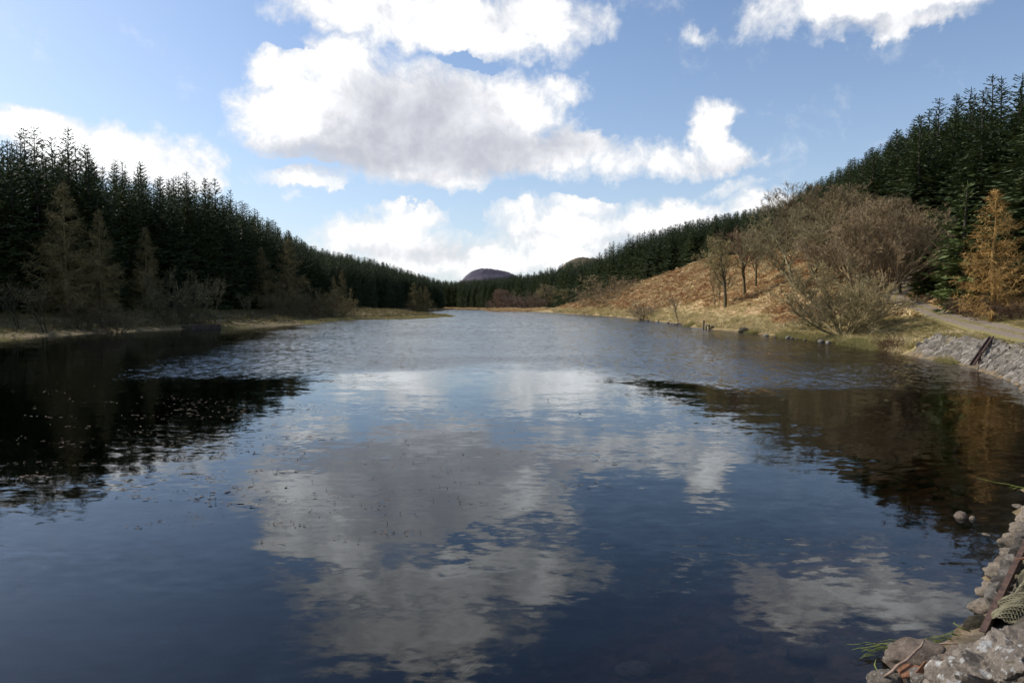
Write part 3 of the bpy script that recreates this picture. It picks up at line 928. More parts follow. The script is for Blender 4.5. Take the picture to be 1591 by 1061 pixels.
# apparent size in the picture, front rows first; 300 are built singly
def score(c):
    side, x, y, g, h, ee = c
    if abs(x) / y > 0.80: return -1
    vis = 1.0 if ee < 4.5 else (0.55 if ee < 9 else (0.28 if ee < 16 else 0.12))
    return h / math.hypot(x, y) * vis
cand.sort(key=score, reverse=True)
single, rest = cand[:296], cand[296:]
STAND = {
    'l1': ('dark shaded spruce in the tall wood at the left edge, above the dim grassy bank', 'spruces of the tall left-hand wood'),
    'l2': ('dark spruce in the sloping left-bank wood behind the larches and bare bushes', 'spruces behind the left-bank larches'),
    'l3': ('distant dark spruce on the left bank beyond the low grassy spit', 'spruces beyond the grassy spit'),
    'r1': ('tall green spruce in the wood behind the gravel track at the right edge', 'spruces behind the gravel track'),
    'r2': ('spruce standing behind the big bare brown trees on the right bank', 'spruces behind the bare trees of the right bank'),
    'r3': ('spruce in the wood along the top of the brown bracken slope', 'spruces above the bracken slope'),
    'c1': ('distant spruce in the wood at the far end of the lake below the hills', 'spruces at the far end of the lake'),
}
def stand(side, x, y):
    px = CX + FPX * x / y
    if side == 'left':
        return 'l1' if px < 330 else ('l2' if px < 545 else 'l3')
    return 'r1' if px > 1410 else ('r2' if px > 1200 else ('r3' if px > 930 else 'c1'))
tallest = max((c for c in single if c[0] == 'right' and 1480 < CX + FPX * c[1] / c[2] < 1590), key=lambda c: (c[4] + c[3] - CAMZ) / c[2])
tall_l = max((c for c in single if c[0] == 'left' and 0 < CX + FPX * c[1] / c[2] < 200), key=lambda c: (c[4] + c[3] - CAMZ) / c[2])
for c in single:
    side, x, y, g, h, ee = c
    lab, grp = STAND[stand(side, x, y)]
    if c is tallest: lab = 'tallest green spruce spire against the blue sky at the upper right'
    if c is tall_l: lab = 'tallest black spruce spire against the cloud at the far left'
    k = random.randrange(len(SPR))
    plant('spruce_tree', SPR[k], (x, y, g - 0.2), h, 20.0, lab, 'spruce', grp, width=random.uniform(0.85, 1.2) * min(1.25, 20 / h) ** 0.45 * (1.45 if side == 'right' and y < 150 else 1.1))

# stuff on points, instanced by geometry nodes
def instancer(name, pts, rots, scls, idxs, protos, label, cat):
    pc = bpy.data.collections.new(name + '_kinds')
    for i, me in enumerate(protos):
        o = bpy.data.objects.new('%s_kind_%02d' % (name, i), me); pc.objects.link(o)
    me = bpy.data.meshes.new(name)
    n = len(pts)
    me.vertices.add(n); me.vertices.foreach_set('co', np.asarray(pts, np.float32).ravel())
    for nm, ty, val in (('rot', 'FLOAT_VECTOR', rots), ('scl', 'FLOAT_VECTOR', scls)):
        a = me.attributes.new(nm, ty, 'POINT'); a.data.foreach_set('vector', np.asarray(val, np.float32).ravel())
    a = me.attributes.new('idx', 'INT', 'POINT'); a.data.foreach_set('value', np.asarray(idxs, np.int32))
    ob = add(name, me)
    ng = bpy.data.node_groups.new(name, 'GeometryNodeTree')
    ng.interface.new_socket('Geometry', in_out='INPUT', socket_type='NodeSocketGeometry')
    ng.interface.new_socket('Geometry', in_out='OUTPUT', socket_type='NodeSocketGeometry')
    gi = ng.nodes.new('NodeGroupInput'); go = ng.nodes.new('NodeGroupOutput')
    iop = ng.nodes.new('GeometryNodeInstanceOnPoints')
    ci = ng.nodes.new('GeometryNodeCollectionInfo')
    ci.inputs['Collection'].default_value = pc
    ci.inputs['Separate Children'].default_value = True
    ci.inputs['Reset Children'].default_value = True
    def na(nm, dt):
        q = ng.nodes.new('GeometryNodeInputNamedAttribute'); q.data_type = dt; q.inputs['Name'].default_value = nm
        return [s for s in q.outputs if s.name == 'Attribute' and s.enabled][0]
    ng.links.new(gi.outputs[0], iop.inputs['Points'])
    ng.links.new(ci.outputs[0], iop.inputs['Instance'])
    iop.inputs['Pick Instance'].default_value = True
    ng.links.new(na('idx', 'INT'), iop.inputs['Instance Index'])
    ng.links.new(na('rot', 'FLOAT_VECTOR'), iop.inputs['Rotation'])
    ng.links.new(na('scl', 'FLOAT_VECTOR'), iop.inputs['Scale'])
    ng.links.new(iop.outputs[0], go.inputs[0])
    md = ob.modifiers.new('scatter', 'NODES'); md.node_group = ng
    tag(ob, label, cat, kind='stuff')
    return ob

def join_meshes(name, mes):
    V = []; mats = []; Fall = []; MI = []; off = 0
    me = bpy.data.meshes.new(name)
    for i, m in enumerate(mes):
        V += [tuple(v.co) for v in m.vertices]
        Fall += [tuple(x + off for x in p.vertices) for p in m.polygons]
        MI += [i] * len(m.polygons); off += len(m.vertices); mats.append(m.materials[0])
    me.from_pydata(V, [], Fall)
    for m in mats: me.materials.append(m)
    me.polygons.foreach_set('material_index', MI); me.update()
    return me
SPRJ = [join_meshes('spruce_whole', p) for p in SPR]
for nm, sel, lab in (('far_spruce_forest', [c for c in rest if c[0] == 'left'], 'mass of dark spruces filling the wood behind the left bank'),
                     ('far_spruce_forest', [c for c in rest if c[0] == 'right'], 'mass of spruces filling the wood above the right bank and far end')):
    n = len(sel); nm_side = sel[0][0]
    pts = [(c[1], c[2], c[3] - 0.2) for c in sel]
    hs = np.array([c[4] for c in sel])
    wd = np.where((np.array([c[2] for c in sel]) < 150) & (nm_side == 'right'), 1.45, 1.1) * r.uniform(0.85, 1.15, n) * np.minimum(1.25, 20 / hs) ** 0.45
    scl = np.stack([hs / 20 * wd, hs / 20 * wd, hs / 20], 1)
    rot = np.stack([np.zeros(n), np.zeros(n), r.uniform(0, 6.28, n)], 1)
    instancer(nm, pts, rot, scl, r.integers(0, len(SPRJ), n), SPRJ, lab, 'spruce wood')
print('spruces', len(single), len(rest))

# ------------------------------------------------------------------ larches and bare trees
LC = (0.20, 0.115, 0.05); LCD = (0.17, 0.11, 0.055)
plant_px('larch_tree', LAR[0], 10, 1541, 478, 292, 'orange-brown leafless larch above the gravel track at the right edge', 'larch', Y=48, color=(0.35, 0.21, 0.07), width=1.15)
for px, pyb, pyt, Y, w, lab in (
        (104, 491, 283, 90, 1.0, 'tall brown larch, leftmost of those in front of the left wood'),
        (158, 489, 325, 94, 0.8, 'narrow dim brown larch second from the left edge'),
        (229, 487, 352, 108, 0.85, 'slim brown larch just left of the pale round bush on the left bank'),
        (407, 480, 383, 152, 1.0, 'brown larch left of the taller golden one on the left bank'),
        (450, 480, 371, 152, 1.15, 'tallest golden-brown larch on the left bank near the spit'),
        (519, 484, 428, 185, 0.9, 'short golden larch behind the round bare bush, left of its pair'),
        (532, 484, 418, 188, 1.0, 'golden larch behind the round bare bush, right of its pair'),
        (643, 479, 438, 335, 1.25, 'golden larch at the far left bank, left of a trio'),
        (653, 479, 445, 335, 1.2, 'golden larch at the far left bank, middle of a trio'),
        (662, 479, 444, 335, 1.2, 'golden larch at the far left bank, right of a trio')):
    plant_px('larch_tree', random.choice(LAR), 10, px, pyb, pyt, lab, 'larch', Y=Y, color=(0.175, 0.14, 0.06), width=w)

GB = (0.234, 0.185, 0.100); RB = (0.230, 0.152, 0.093); PB = (0.184, 0.131, 0.094)
for nm, pr, hp, px, pyb, pyt, Y, w, col, lab in (
        ('bare_tree', B_OAK[0], 10, 1127, 470, 366, 104, 1.0, (0.310, 0.250, 0.119), 'bare spreading tree with mossy trunk, leftmost of three on the bracken slope'),
        ('bare_tree', B_OAK[1], 10, 1157, 465, 352, 108, 0.9, RB, 'slender bare tree, middle of three on the bracken slope'),
        ('bare_tree', B_OAK[1], 10, 1174, 452, 358, 117, 0.9, RB, 'bare tree with brown crown, right one of three on the bracken slope'),
        ('bare_tree', B_SAP[0], 4, 1112, 466, 410, 108, 0.7, GB, 'thin bare stem just left of the mossy-trunked tree on the slope'),
        ('bare_tree', B_CLU[1], 10, 1246, 452, 312, 92, 1.15, (0.255, 0.214, 0.113), 'large grey-brown bare tree forking low, left of the bare clump on the right bank'),
        ('bare_tree', B_CLU[0], 10, 1300, 455, 282, 98, 1.25, (0.211, 0.158, 0.086), 'tall bare tree rising behind the willow on the right bank'),
        ('bare_tree', B_OAK[1], 10, 1216, 425, 338, 128, 1.3, PB, 'purplish-brown bare tree high on the slope below the right wood'),
        ('bare_tree', B_CLU[0], 10, 1368, 476, 304, 71, 1.15, (0.259, 0.188, 0.107), 'clump of pale-stemmed bare birch beside the gravel track'),
        ('bare_tree', B_CLU[1], 10, 1338, 470, 300, 80, 1.15, (0.252, 0.185, 0.095), 'bare brown tree just left of the pale-stemmed birch clump'),
        ('bare_tree', B_CLU[0], 10, 1272, 448, 305, 106, 1.2, (0.252, 0.190, 0.100), 'bare crown between the low-forking tree and the tall one behind the willow'),
        ('bare_tree', B_OAK[0], 10, 1398, 466, 335, 77, 1.0, (0.242, 0.170, 0.090), 'bare tree at the right end of the brown clump where the track goes behind it'),
        ('willow_bush', B_WIL[0], 7, 1312, 528, 405, 58, 1.25, (0.281, 0.221, 0.109), 'fan-shaped bare willow bush at the water on the right bank'),
        ('willow_bush', B_WIL[1], 7, 1272, 519, 455, 64, 0.9, (0.240, 0.186, 0.105), 'low bare bush left of the fan-shaped willow at the water'),
        ('bare_sapling', B_SAP[0], 4, 1057, 500, 455, 113, 1.2, (0.284, 0.223, 0.131), 'small bare sapling at the waterline left of the wooden jetty'),
        ('bare_bush', B_SHR[0], 4, 1000, 495, 465, 146, 1.1, (0.296, 0.225, 0.131), 'small bare bush at the waterline below the bracken slope'),
        ('bare_bush', B_SHR[1], 4, 945, 486, 427, 230, 1.6, (0.280, 0.209, 0.114), 'big rounded brown bush where the bracken slope meets the far bank'),
        ('bare_bush', B_SHR[0], 4, 968, 478, 428, 245, 1.3, (0.259, 0.188, 0.107), 'brown bush below the spruces, right of the big rounded one'),
        ('bare_bush', B_SHR[1], 4, 922, 485, 448, 250, 1.3, (0.267, 0.202, 0.113), 'brown bush at the left end of the bush row by the far bank'),
        ('bare_tree', B_OAK[0], 10, 850, 481, 441, 365, 1.3, (0.268, 0.215, 0.114), 'round bare tree on the far bank in front of the spruces'),
        ('bare_tree', B_OAK[1], 10, 877, 481, 447, 340, 1.1, (0.212, 0.190, 0.089), 'greenish bare tree on the far bank, right of the round one'),
        ('bare_bush', B_SHR[0], 4, 812, 481, 453, 400, 1.5, PB, 'purplish bush in the middle of the far bank'),
        ('bare_tree', B_CLU[0], 10, 783, 481, 449, 410, 1.2, (0.224, 0.147, 0.102), 'rounded reddish-purple bare tree on the far bank'),
        ('bare_bush', B_SHR[1], 4, 770, 482, 463, 415, 1.5, PB, 'low purplish bush at the left end of the far bank'),
        ('bare_bush', B_SHR[1], 4, 832, 481, 456, 395, 1.4, PB, 'brown bush left of the round bare tree on the far bank'),
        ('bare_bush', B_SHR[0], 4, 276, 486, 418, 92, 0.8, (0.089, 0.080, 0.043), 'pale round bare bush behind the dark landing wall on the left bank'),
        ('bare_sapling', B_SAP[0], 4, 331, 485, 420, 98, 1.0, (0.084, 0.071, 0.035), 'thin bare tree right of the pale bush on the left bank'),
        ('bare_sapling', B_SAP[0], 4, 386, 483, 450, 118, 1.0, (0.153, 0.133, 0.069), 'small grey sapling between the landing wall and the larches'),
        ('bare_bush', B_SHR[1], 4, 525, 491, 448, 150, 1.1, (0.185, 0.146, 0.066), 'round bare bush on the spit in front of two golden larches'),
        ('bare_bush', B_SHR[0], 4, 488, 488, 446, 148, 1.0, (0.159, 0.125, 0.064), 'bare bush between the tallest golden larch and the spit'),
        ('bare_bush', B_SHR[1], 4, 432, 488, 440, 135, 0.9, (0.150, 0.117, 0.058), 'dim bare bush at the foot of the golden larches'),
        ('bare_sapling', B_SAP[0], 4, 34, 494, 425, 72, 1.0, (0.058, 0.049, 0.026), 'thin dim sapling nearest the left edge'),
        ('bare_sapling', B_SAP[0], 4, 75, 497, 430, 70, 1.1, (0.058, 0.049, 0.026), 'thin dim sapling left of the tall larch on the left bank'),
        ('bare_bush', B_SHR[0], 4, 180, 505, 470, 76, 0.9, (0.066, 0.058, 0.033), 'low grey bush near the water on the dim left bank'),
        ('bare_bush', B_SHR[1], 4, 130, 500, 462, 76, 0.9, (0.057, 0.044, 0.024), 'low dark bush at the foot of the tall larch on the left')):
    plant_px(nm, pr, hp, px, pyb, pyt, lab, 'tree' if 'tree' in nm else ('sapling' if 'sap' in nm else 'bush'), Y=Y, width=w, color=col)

# green young spruces and dark shrubs by the track
plant_px('young_spruce', SPRL[0], 10, 1497, 470, 285, 'fresh green young spruce between the birch clump and the orange larch', 'spruce', Y=60, width=1.1)
plant_px('young_spruce', SPRL[0], 10, 1440, 462, 330, 'smaller yellow-green spruce behind the track near the birch clump', 'spruce', Y=72, width=1.1)
HS = (0.115, 0.07, 0.05)
for px, pyb, pyt, Y, w, col, lab in (
        (1425, 458, 428, 80, 1.3, HS, 'dark red-brown shrub behind the track beside the birch clump'),
        (1455, 466, 438, 74, 1.2, HS, 'dark red-brown shrub behind the track under the green spruce'),
        (1486, 480, 450, 62, 1.1, (0.13, 0.08, 0.06), 'brown shrub at the track edge left of the larch'),
        (1512, 486, 455, 54, 1.2, (0.10, 0.065, 0.05), 'dark shrub at the foot of the orange larch'),
        (1548, 490, 460, 50, 1.2, (0.12, 0.075, 0.06), 'dark brown shrub right of the larch trunk above the track'),
        (1582, 493, 462, 47, 1.3, (0.11, 0.07, 0.06), 'dark brown shrub at the right edge above the track'),
        (1622, 496, 460, 45, 1.3, HS, 'dark brown shrub cut by the right edge above the track'),
        (1382, 540, 514, 44.5, 0.9, (0.13, 0.075, 0.05), 'small dark rusty shrub at the left end of the stone wall')):
    plant_px('heather_shrub', random.choice(B_SHR), 4, px, pyb, pyt, lab, 'shrub', Y=Y, width=w, color=(col[0] * 1.1, col[1] * 1.1, col[2] * 0.85))

# ------------------------------------------------------------------ ground cover stuff
def tuft_proto(seed, n, h, spread, w, mat, droop=0.6, thin=False):
    rr = np.random.default_rng(seed); b = MB()
    for i in range(n):
        a = rr.random() * 6.28; rad = spread * math.sqrt(rr.random()) * 0.5
        p = np.array([math.cos(a) * rad, math.sin(a) * rad, -0.03])
        a2 = a + rr.normal() * 0.7; L = h * (0.5 + 0.7 * rr.random()); le = 0.15 + droop * rr.random()
        side = np.array([-math.sin(a2), math.cos(a2), 0]) * w
        d1 = np.array([math.cos(a2) * math.sin(le), math.sin(a2) * math.sin(le), math.cos(le)])
        le2 = le + droop * 1.2
        d2 = np.array([math.cos(a2) * math.sin(le2), math.sin(a2) * math.sin(le2), math.cos(le2)])
        m1 = p + d1 * L * 0.55; tip = m1 + d2 * L * 0.5
        b.quad(tuple(p - side), tuple(p + side), tuple(m1 + side * 0.8), tuple(m1 - side * 0.8))
        b.tri(tuple(m1 - side * 0.8), tuple(m1 + side * 0.8), tuple(tip))
    return b.mesh('tuft', M[mat])
def bracken_proto(seed, n=9):
    rr = np.random.default_rng(seed); b = MB()
    for i in range(n):
        a = rr.random() * 6.28; L = 0.35 + 0.45 * rr.random()
        d = np.array([math.cos(a), math.sin(a), 0]); s = np.array([-math.sin(a), math.cos(a), 0])
        z0 = 0.12 + 0.25 * rr.random(); p0 = np.array([rr.normal() * 0.12, rr.normal() * 0.12, 0])
        prev = p0 + np.array([0, 0, -0.02])
        for k in range(1, 5):
            t = k / 4
            cur = p0 + d * L * t + np.array([0, 0, z0 * math.sin(t * 2.6)])
            w = 0.17 * (1.1 - t)
            for sg in (-1, 1):
                tip = cur + s * sg * w + d * 0.08 + np.array([0, 0, -0.07 - 0.05 * rr.random()])
                b.tri(tuple(prev), tuple(cur + d * 0.05), tuple(tip))
            b.tri(tuple(prev - s * 0.008), tuple(prev + s * 0.008), tuple(cur))
            prev = cur
    return b.mesh('frond', M['bracken'])
STRAW = [tuft_proto(i, 30, 0.55, 0.45, 0.016, 'straw', 0.75) for i in range(3)]
SHADE_GRASS = [tuft_proto(40 + i, 30, 0.6, 0.45, 0.015, 'shade_grass', 0.7) for i in range(3)]
TURF = [tuft_proto(10 + i, 26, 0.20, 0.5, 0.014, 'turf', 0.8) for i in range(3)]
REED = [tuft_proto(20 + i, 22, 0.55, 0.5, 0.012, 'reed', 0.25) for i in range(2)]
BRK = [bracken_proto(30 + i) for i in range(4)]

def spots(n, xr, yr, seed, dens_pow=0.0):
    rr = np.random.default_rng(seed)
    return rr.uniform(*xr, n), rr.uniform(*yr, n), rr
def emit(name, X, Y, rr, protos, smin, smax, label, cat, tilt=0.15, zoff=0.0, grow=None):
    Z = gz(X, Y) + zoff
    n = len(X); s = rr.uniform(smin, smax, n)
    if grow is not None: s = s * grow
    scl = np.stack([s, s, s * rr.uniform(0.7, 1.2, n)], 1)
    rot = np.stack([rr.normal(0, tilt, n), rr.normal(0, tilt, n), rr.uniform(0, 6.28, n)], 1)
    instancer(name, np.stack([X, Y, Z], 1), rot, scl, rr.integers(0, len(protos), n), protos, label, cat)
    print(name, n)
inv = lambda X, Y: (np.abs(X) / np.maximum(Y, 1) < 0.95)
# bracken on the right-hand slope
X, Y, rr = spots(120000, (24, 70), (50, 370), 101)
d = sdf(X, Y); nn = vn(X, Y, 7, 11) + 0.6 * vn(X, Y, 2.2, 12)
k = (d > 3.0) & (right_forest(X, Y) < 2) & inv(X, Y) & (nn + 0.5 * smooth01(d, 3, 9) * smooth01(Y, 55, 85) > 0.26) & (trk_dist(X, Y) > 1.8)
k &= rr.random(len(X)) < np.clip(70 / Y, 0.35, 1.0)
emit('bracken', X[k], Y[k], rr, BRK, 0.8, 1.5, 'dead rust-brown bracken covering the right-hand slope', 'bracken', 0.25, grow=np.clip(Y[k] / 110, 1, 2.2))
# pale tussocks
X, Y, rr = spots(90000, (18, 66), (26, 370), 102)
d = sdf(X, Y); nn = vn(X, Y, 7, 11) + 0.6 * vn(X, Y, 2.2, 12)
wallzone = (Y < 42.5) & (d < 1.6)
k = (d > 0.15) & (right_forest(X, Y) < 1) & inv(X, Y) & (trk_dist(X, Y) > 1.9) & ~wallzone
k &= (rr.random(len(X)) < np.where(d < 3.0, 0.95, np.where((nn < 0.0) | (Y < 60), 0.6, 0.16)) * np.clip(60 / Y, 0.3, 1))
emit('tussock_grass', X[k], Y[k], rr, STRAW, 0.7, 1.35, 'pale straw-coloured grass tussocks along the right bank', 'grass', 0.15, grow=np.where(d[k] < 3, 1.1, 0.85) * np.clip(Y[k] / 120, 1, 2.0) * np.where((Y[k] < 66) & (d[k] > 1.2), 0.5, 1.0))
# short turf by the track and wall
X, Y, rr = spots(60000, (14, 48), (18, 80), 103)
d = sdf(X, Y); td = trk_dist(X, Y)
k = (d > 0.4) & (right_forest(X, Y) < 1) & inv(X, Y) & ~((Y < 42) & (d < 1.25)) & ((td > 1.45) | ((td < 0.35) & (rr.random(len(X)) < 0.3)))
emit('turf_grass', X[k], Y[k], rr, TURF, 0.5, 1.0, 'short yellow-green turf beside the gravel track', 'grass', 0.1)
# reeds at the right waterline and small jetty bay
X, Y, rr = spots(70000, (20, 32), (34, 100), 104)
d = sdf(X, Y)
k = (d > np.where(Y < 41, -0.3, -0.9)) & (d < np.where(Y < 41, 0.1, 0.5)) & (vn(X, Y, 5, 14) + np.where((Y < 60) & (Y > 35), 0.35, 0) > 0.12)
emit('reed_grass', X[k], Y[k], rr, REED, 0.5, 1.0, 'greenish reedy grass standing in the right waterline', 'grass', 0.1, grow=np.where(Y[k] < 41.5, 0.6, 1.0))
# left bank
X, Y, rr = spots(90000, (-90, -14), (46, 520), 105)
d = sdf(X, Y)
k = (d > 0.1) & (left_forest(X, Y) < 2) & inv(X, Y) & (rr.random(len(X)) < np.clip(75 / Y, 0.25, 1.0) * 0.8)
emit('shade_toned_grass', X[k], Y[k], rr, SHADE_GRASS, 0.6, 1.3, 'olive grass along the left bank and spit, shade darkened into its colour', 'grass', 0.15, grow=np.clip(Y[k] / 140, 1, 2.2) * np.clip(d[k] / 4, 0.45, 1))
X, Y, rr = spots(60000, (-60, -14), (50, 210), 106)
d = sdf(X, Y)
k = (d > -1.2) & (d < 1.2) & (vn(X, Y, 8, 15) + np.where(Y > 105, 0.25, 0) > 0.1)
emit('reed_grass', X[k], Y[k], rr, REED, 0.45, 0.9, 'green-gold reedy grass fringing the left shore and spit', 'grass', 0.1, grow=np.clip(Y[k] / 120, 1, 1.4))
# far end
X, Y, rr = spots(60000, (-70, 50), (330, 640), 107)
d = sdf(X, Y)
k = (d > 0.1) & (d < 60) & (right_forest(X, Y) < 2) & (left_forest(X, Y) < 2) & (rr.random(len(X)) < 0.5)
emit('tussock_grass', X[k], Y[k], rr, STRAW + BRK, 1.2, 2.4, 'brown and straw tussocks on the far bank of the lake', 'grass', 0.15)

# ------------------------------------------------------------------ rocks
import bmesh
def hull_stone(seed, mat, n=16, sq=0.55, bevel=0.06):
    """angular stone: hull of points on a rounded box, about one unit across"""
    rr = np.random.default_rng(seed)
    P = rr.normal(size=(n, 3)); P /= np.linalg.norm(P, axis=1)[:, None]
    P = np.sign(P) * np.abs(P) ** sq
    P *= 0.5 / np.abs(P).max(0)
    P *= rr.uniform(0.85, 1.0, (n, 1))
    bm = bmesh.new()
    for p in P: bm.verts.new(p)
    res = bmesh.ops.convex_hull(bm, input=bm.verts)
    junk = [g for g in res['geom_interior'] if isinstance(g, bmesh.types.BMVert)]
    if junk: bmesh.ops.delete(bm, geom=junk, context='VERTS')
    me = bpy.data.meshes.new('stone'); bm.to_mesh(me); bm.free()
    me.materials.append(mat)
    return me
def crag(seed, mat, sub=6, f=1.4, a_cell=0.26, a_fr=0.10):
    from mathutils import noise as mn
    bm = bmesh.new(); bmesh.ops.create_icosphere(bm, subdivisions=sub, radius=0.5)
    off = Vector((seed * 3.7, seed * 1.3, 0.4))
    for v in bm.verts:
        p = v.co.copy(); q = p * (2 * f) + off
        q2 = q + mn.noise_vector(q * 1.7) * 0.28
        d, pt = mn.voronoi(q2)
        cell = mn.cell(pt[0] * 7.3) * 0.9
        nrm = p.normalized(); dirc = mn.noise_vector(pt[0] * 3.1)
        facet = (q2 - pt[0]).dot(dirc) * 0.55
        crack = min(d[1] - d[0], 0.16) / 0.16
        k = a_cell * (cell * 0.5 + facet) + 0.07 * crack + a_fr * (mn.fractal(q * 2.6, 0.75, 2.1, 6)) * 0.6
        v.co = p * (1 + k)
    me = bpy.data.meshes.new('crag'); bm.to_mesh(me); bm.free()
    me.materials.append(mat)
    return me
def round_stone(seed, mat, sub=3, amp=0.18, ridged=0.0, freq=1.6):
    rr = np.random.default_rng(seed)
    bm = bmesh.new(); bmesh.ops.create_icosphere(bm, subdivisions=sub, radius=0.5)
    off = rr.uniform(0, 50, 3)
    from mathutils import noise as mn
    for v in bm.verts:
        p = v.co.copy(); q = p * freq * 2 + Vector(off)
        f = mn.fractal(q, 0.8, 2.1, 5)
        if ridged: f = f * (1 - ridged) + ridged * (abs(mn.noise(q * 1.3)) * -2.0 + 0.5 + 0.35 * mn.noise(q * 4.0))
        v.co = p * (1 + amp * f)
    me = bpy.data.meshes.new('rock'); bm.to_mesh(me); bm.free()
    me.materials.append(mat)
    me.polygons.foreach_set('use_smooth', [True] * len(me.polygons))
    return me

# ------------------------------------------------------------------ pitched stone wall on the right
TOE = catmull([(24.3, 42.0), (23.0, 34.5), (19.6, 26.3), (16.6, 21.6), (11.7, 14.6), (7.75, 9.9)], 30)
seg = np.concatenate([[0], np.cumsum(np.linalg.norm(np.diff(TOE, axis=0), axis=1))])
def toe(s):
    p = np.array([np.interp(s, seg, TOE[:, 0]), np.interp(s, seg, TOE[:, 1])])
    q = np.array([np.interp(s + 0.1, seg, TOE[:, 0]), np.interp(s + 0.1, seg, TOE[:, 1])])
    t = (q - p) / max(np.linalg.norm(q - p), 1e-6)
    return p, t, np.array([-t[1], t[0]])          # outward normal points up the bank (+x side)
wall = add('stone_wall', None, None, (TOE[0, 0], TOE[0, 1], 0))
tag(wall, 'sloping grey dry-stone wall along the water at the right edge below the track', 'stone wall', kind='thing')
W_ST = [hull_stone(200 + i, M['wallstone'], 17, 0.6) for i in range(9)]
rr = np.random.default_rng(77)
rest_b = []
n_st = 0
S_END = float(np.interp(25.0, TOE[::-1, 1], seg[::-1]))
s_ = 0.6
def wall_stone(s, u, sc_=1.0):
    p, t, nrm = toe(s)
    if nrm[0] < 0: nrm = -nrm
    x, y = p + nrm * (u * 1.3)
    z = 1.2 * u
    tilt = math.atan2(1.2, 1.3)
    T3 = Vector((t[0], t[1], 0)); U3 = Vector((nrm[0] * math.cos(tilt), nrm[1] * math.cos(tilt), math.sin(tilt))); N3 = T3.cross(U3)
    if N3.z < 0: N3 = -N3
    a = 0.45 + rr.normal() * 0.35
    A = T3 * math.cos(a) + U3 * math.sin(a); Bv = N3.cross(A)
    R = Matrix((A, Bv, N3)).transposed() @ Euler((rr.normal() * 0.22, rr.normal() * 0.22, 0)).to_matrix()
    sx, sy, sz = (rr.uniform(0.46, 0.80) * sc_, rr.uniform(0.30, 0.46) * sc_, rr.uniform(0.24, 0.42))
    loc = Vector((x, y, z)) + N3 * rr.uniform(-0.02, 0.09)
    return Matrix.Translation(loc) @ R.to_4x4() @ Matrix.Diagonal((sx, sy, sz, 1))
while s_ < S_END + 6:
    rows = 6
    lowfade = float(np.interp(s_, [0, 3.0, 6.5], [0.5, 0.15, 0.0]))       # the left end has grass below it
    topv = float(np.interp(s_, [0, 1.5], [0.75, 1.02]))
    for i in range(rows):
        u = (i + 0.5 + rr.normal() * 0.15) / rows
        if u < lowfade or u > topv: continue
        m4 = wall_stone(s_ + rr.normal() * 0.08 + (0.2 if i % 2 else 0), u)
        me = W_ST[rr.integers(0, len(W_ST))]
        if s_ < S_END and n_st < 290:
            o = add('stone', me, wall); o.matrix_parent_inverse = Matrix.Identity(4)
            o.matrix_local = Matrix.Translation(-Vector(wall.location)) @ m4
            n_st += 1
        else:
            rest_b.append((me, m4))
    s_ += 0.40
while s_ < seg[-1]:
    for i in range(6):
        rest_b.append((W_ST[rr.integers(0, len(W_ST))], wall_stone(s_, (i + 0.5) / 6, 1.1)))
    s_ += 0.5
V = []; Fs = []
for me, m4 in rest_b:
    b0 = len(V); V += [tuple(m4 @ v.co - Vector(wall.location)) for v in me.vertices]; Fs += [tuple(b0 + i for i in p.vertices) for p in me.polygons]
o = add('stone_courses', mesh_np('stone_courses', np.array(V), Fs, M['wallstone']), wall); o['kind'] = 'stuff'
print('wall stones', n_st, len(rest_b))

# rusty channel leaning on the wall
p0 = hit(1513, 574); p1 = hit(1540, 536)
b = MB()
ax = Vector(p1) - Vector(p0); L = ax.length
for dx_, w_, h_ in ((0, 0.20, 0.025), (-0.0875, 0.025, 0.09), (0.0875, 0.025, 0.09)):
    b.box((dx_, 0, 0.02 + (h_ / 2 if dx_ else 0)), w_, L * 1.1, h_)
o = add('rusty_channel', b.mesh('rusty_channel', M['rust_dark']))
q = ax.to_track_quat('Y', 'Z'); o.rotation_euler = q.to_euler(); o.location = (Vector(p0) + Vector(p1)) / 2 + Vector((-0.12, -0.12, 0.24))
tag(o, 'rusty iron channel lying up the slope of the grey stone wall', 'iron channel')
b = MB(); b.box((0, 0, 0.3), 0.06, 0.06, 1.0); b.box((0, 0.035, 0.3), 0.14, 0.012, 1.0)
pw = at_z(1521, 572, 0.0)
tag(add('iron_post', b.mesh('iron_post', M['rust_dark']), None, (pw[0], pw[1], 0.0), (0.05, 0.06, 0.4)), 'short dark iron post standing in the water at the foot of the stone wall', 'post')

# ------------------------------------------------------------------ jetty
pj = at_z(1097, 511.5, 0.0)
jt = add('jetty', None, None, (pj[0], pj[1], 0)); tag(jt, 'small wooden plank jetty on posts at the right waterline', 'jetty')
dv = Vector((0.985, 0.17, 0)); nv = Vector((-0.17, 0.985, 0))
za = math.atan2(dv.y, dv.x)
for k in range(4):
    b = MB(); b.box((1.55, -0.36 + 0.24 * k, 0.46), 3.3 + 0.15 * math.sin(k * 3), 0.215, 0.06)
    o = add('plank', b.mesh('plank', M['wood_grey']), jt, None, (0, 0, za))
b = MB(); b.box((0.1, 0, 0.39), 0.16, 1.05, 0.10); add('cross_beam', b.mesh('cross_beam', M['wood_dark']), jt, None, (0, 0, za))
for x, y, h in ((-0.12, 0.42, 1.15), (0.2, -0.42, 0.62), (0.22, 0.40, 0.62), (2.2, -0.42, 0.42)):
    b = MB(); b.tube([(x, y, -0.9), (x + 0.01, y, h)], [0.10, 0.085], 8)
    add('post', b.mesh('post', M['wood_dark']), jt, None, (0, 0, za))

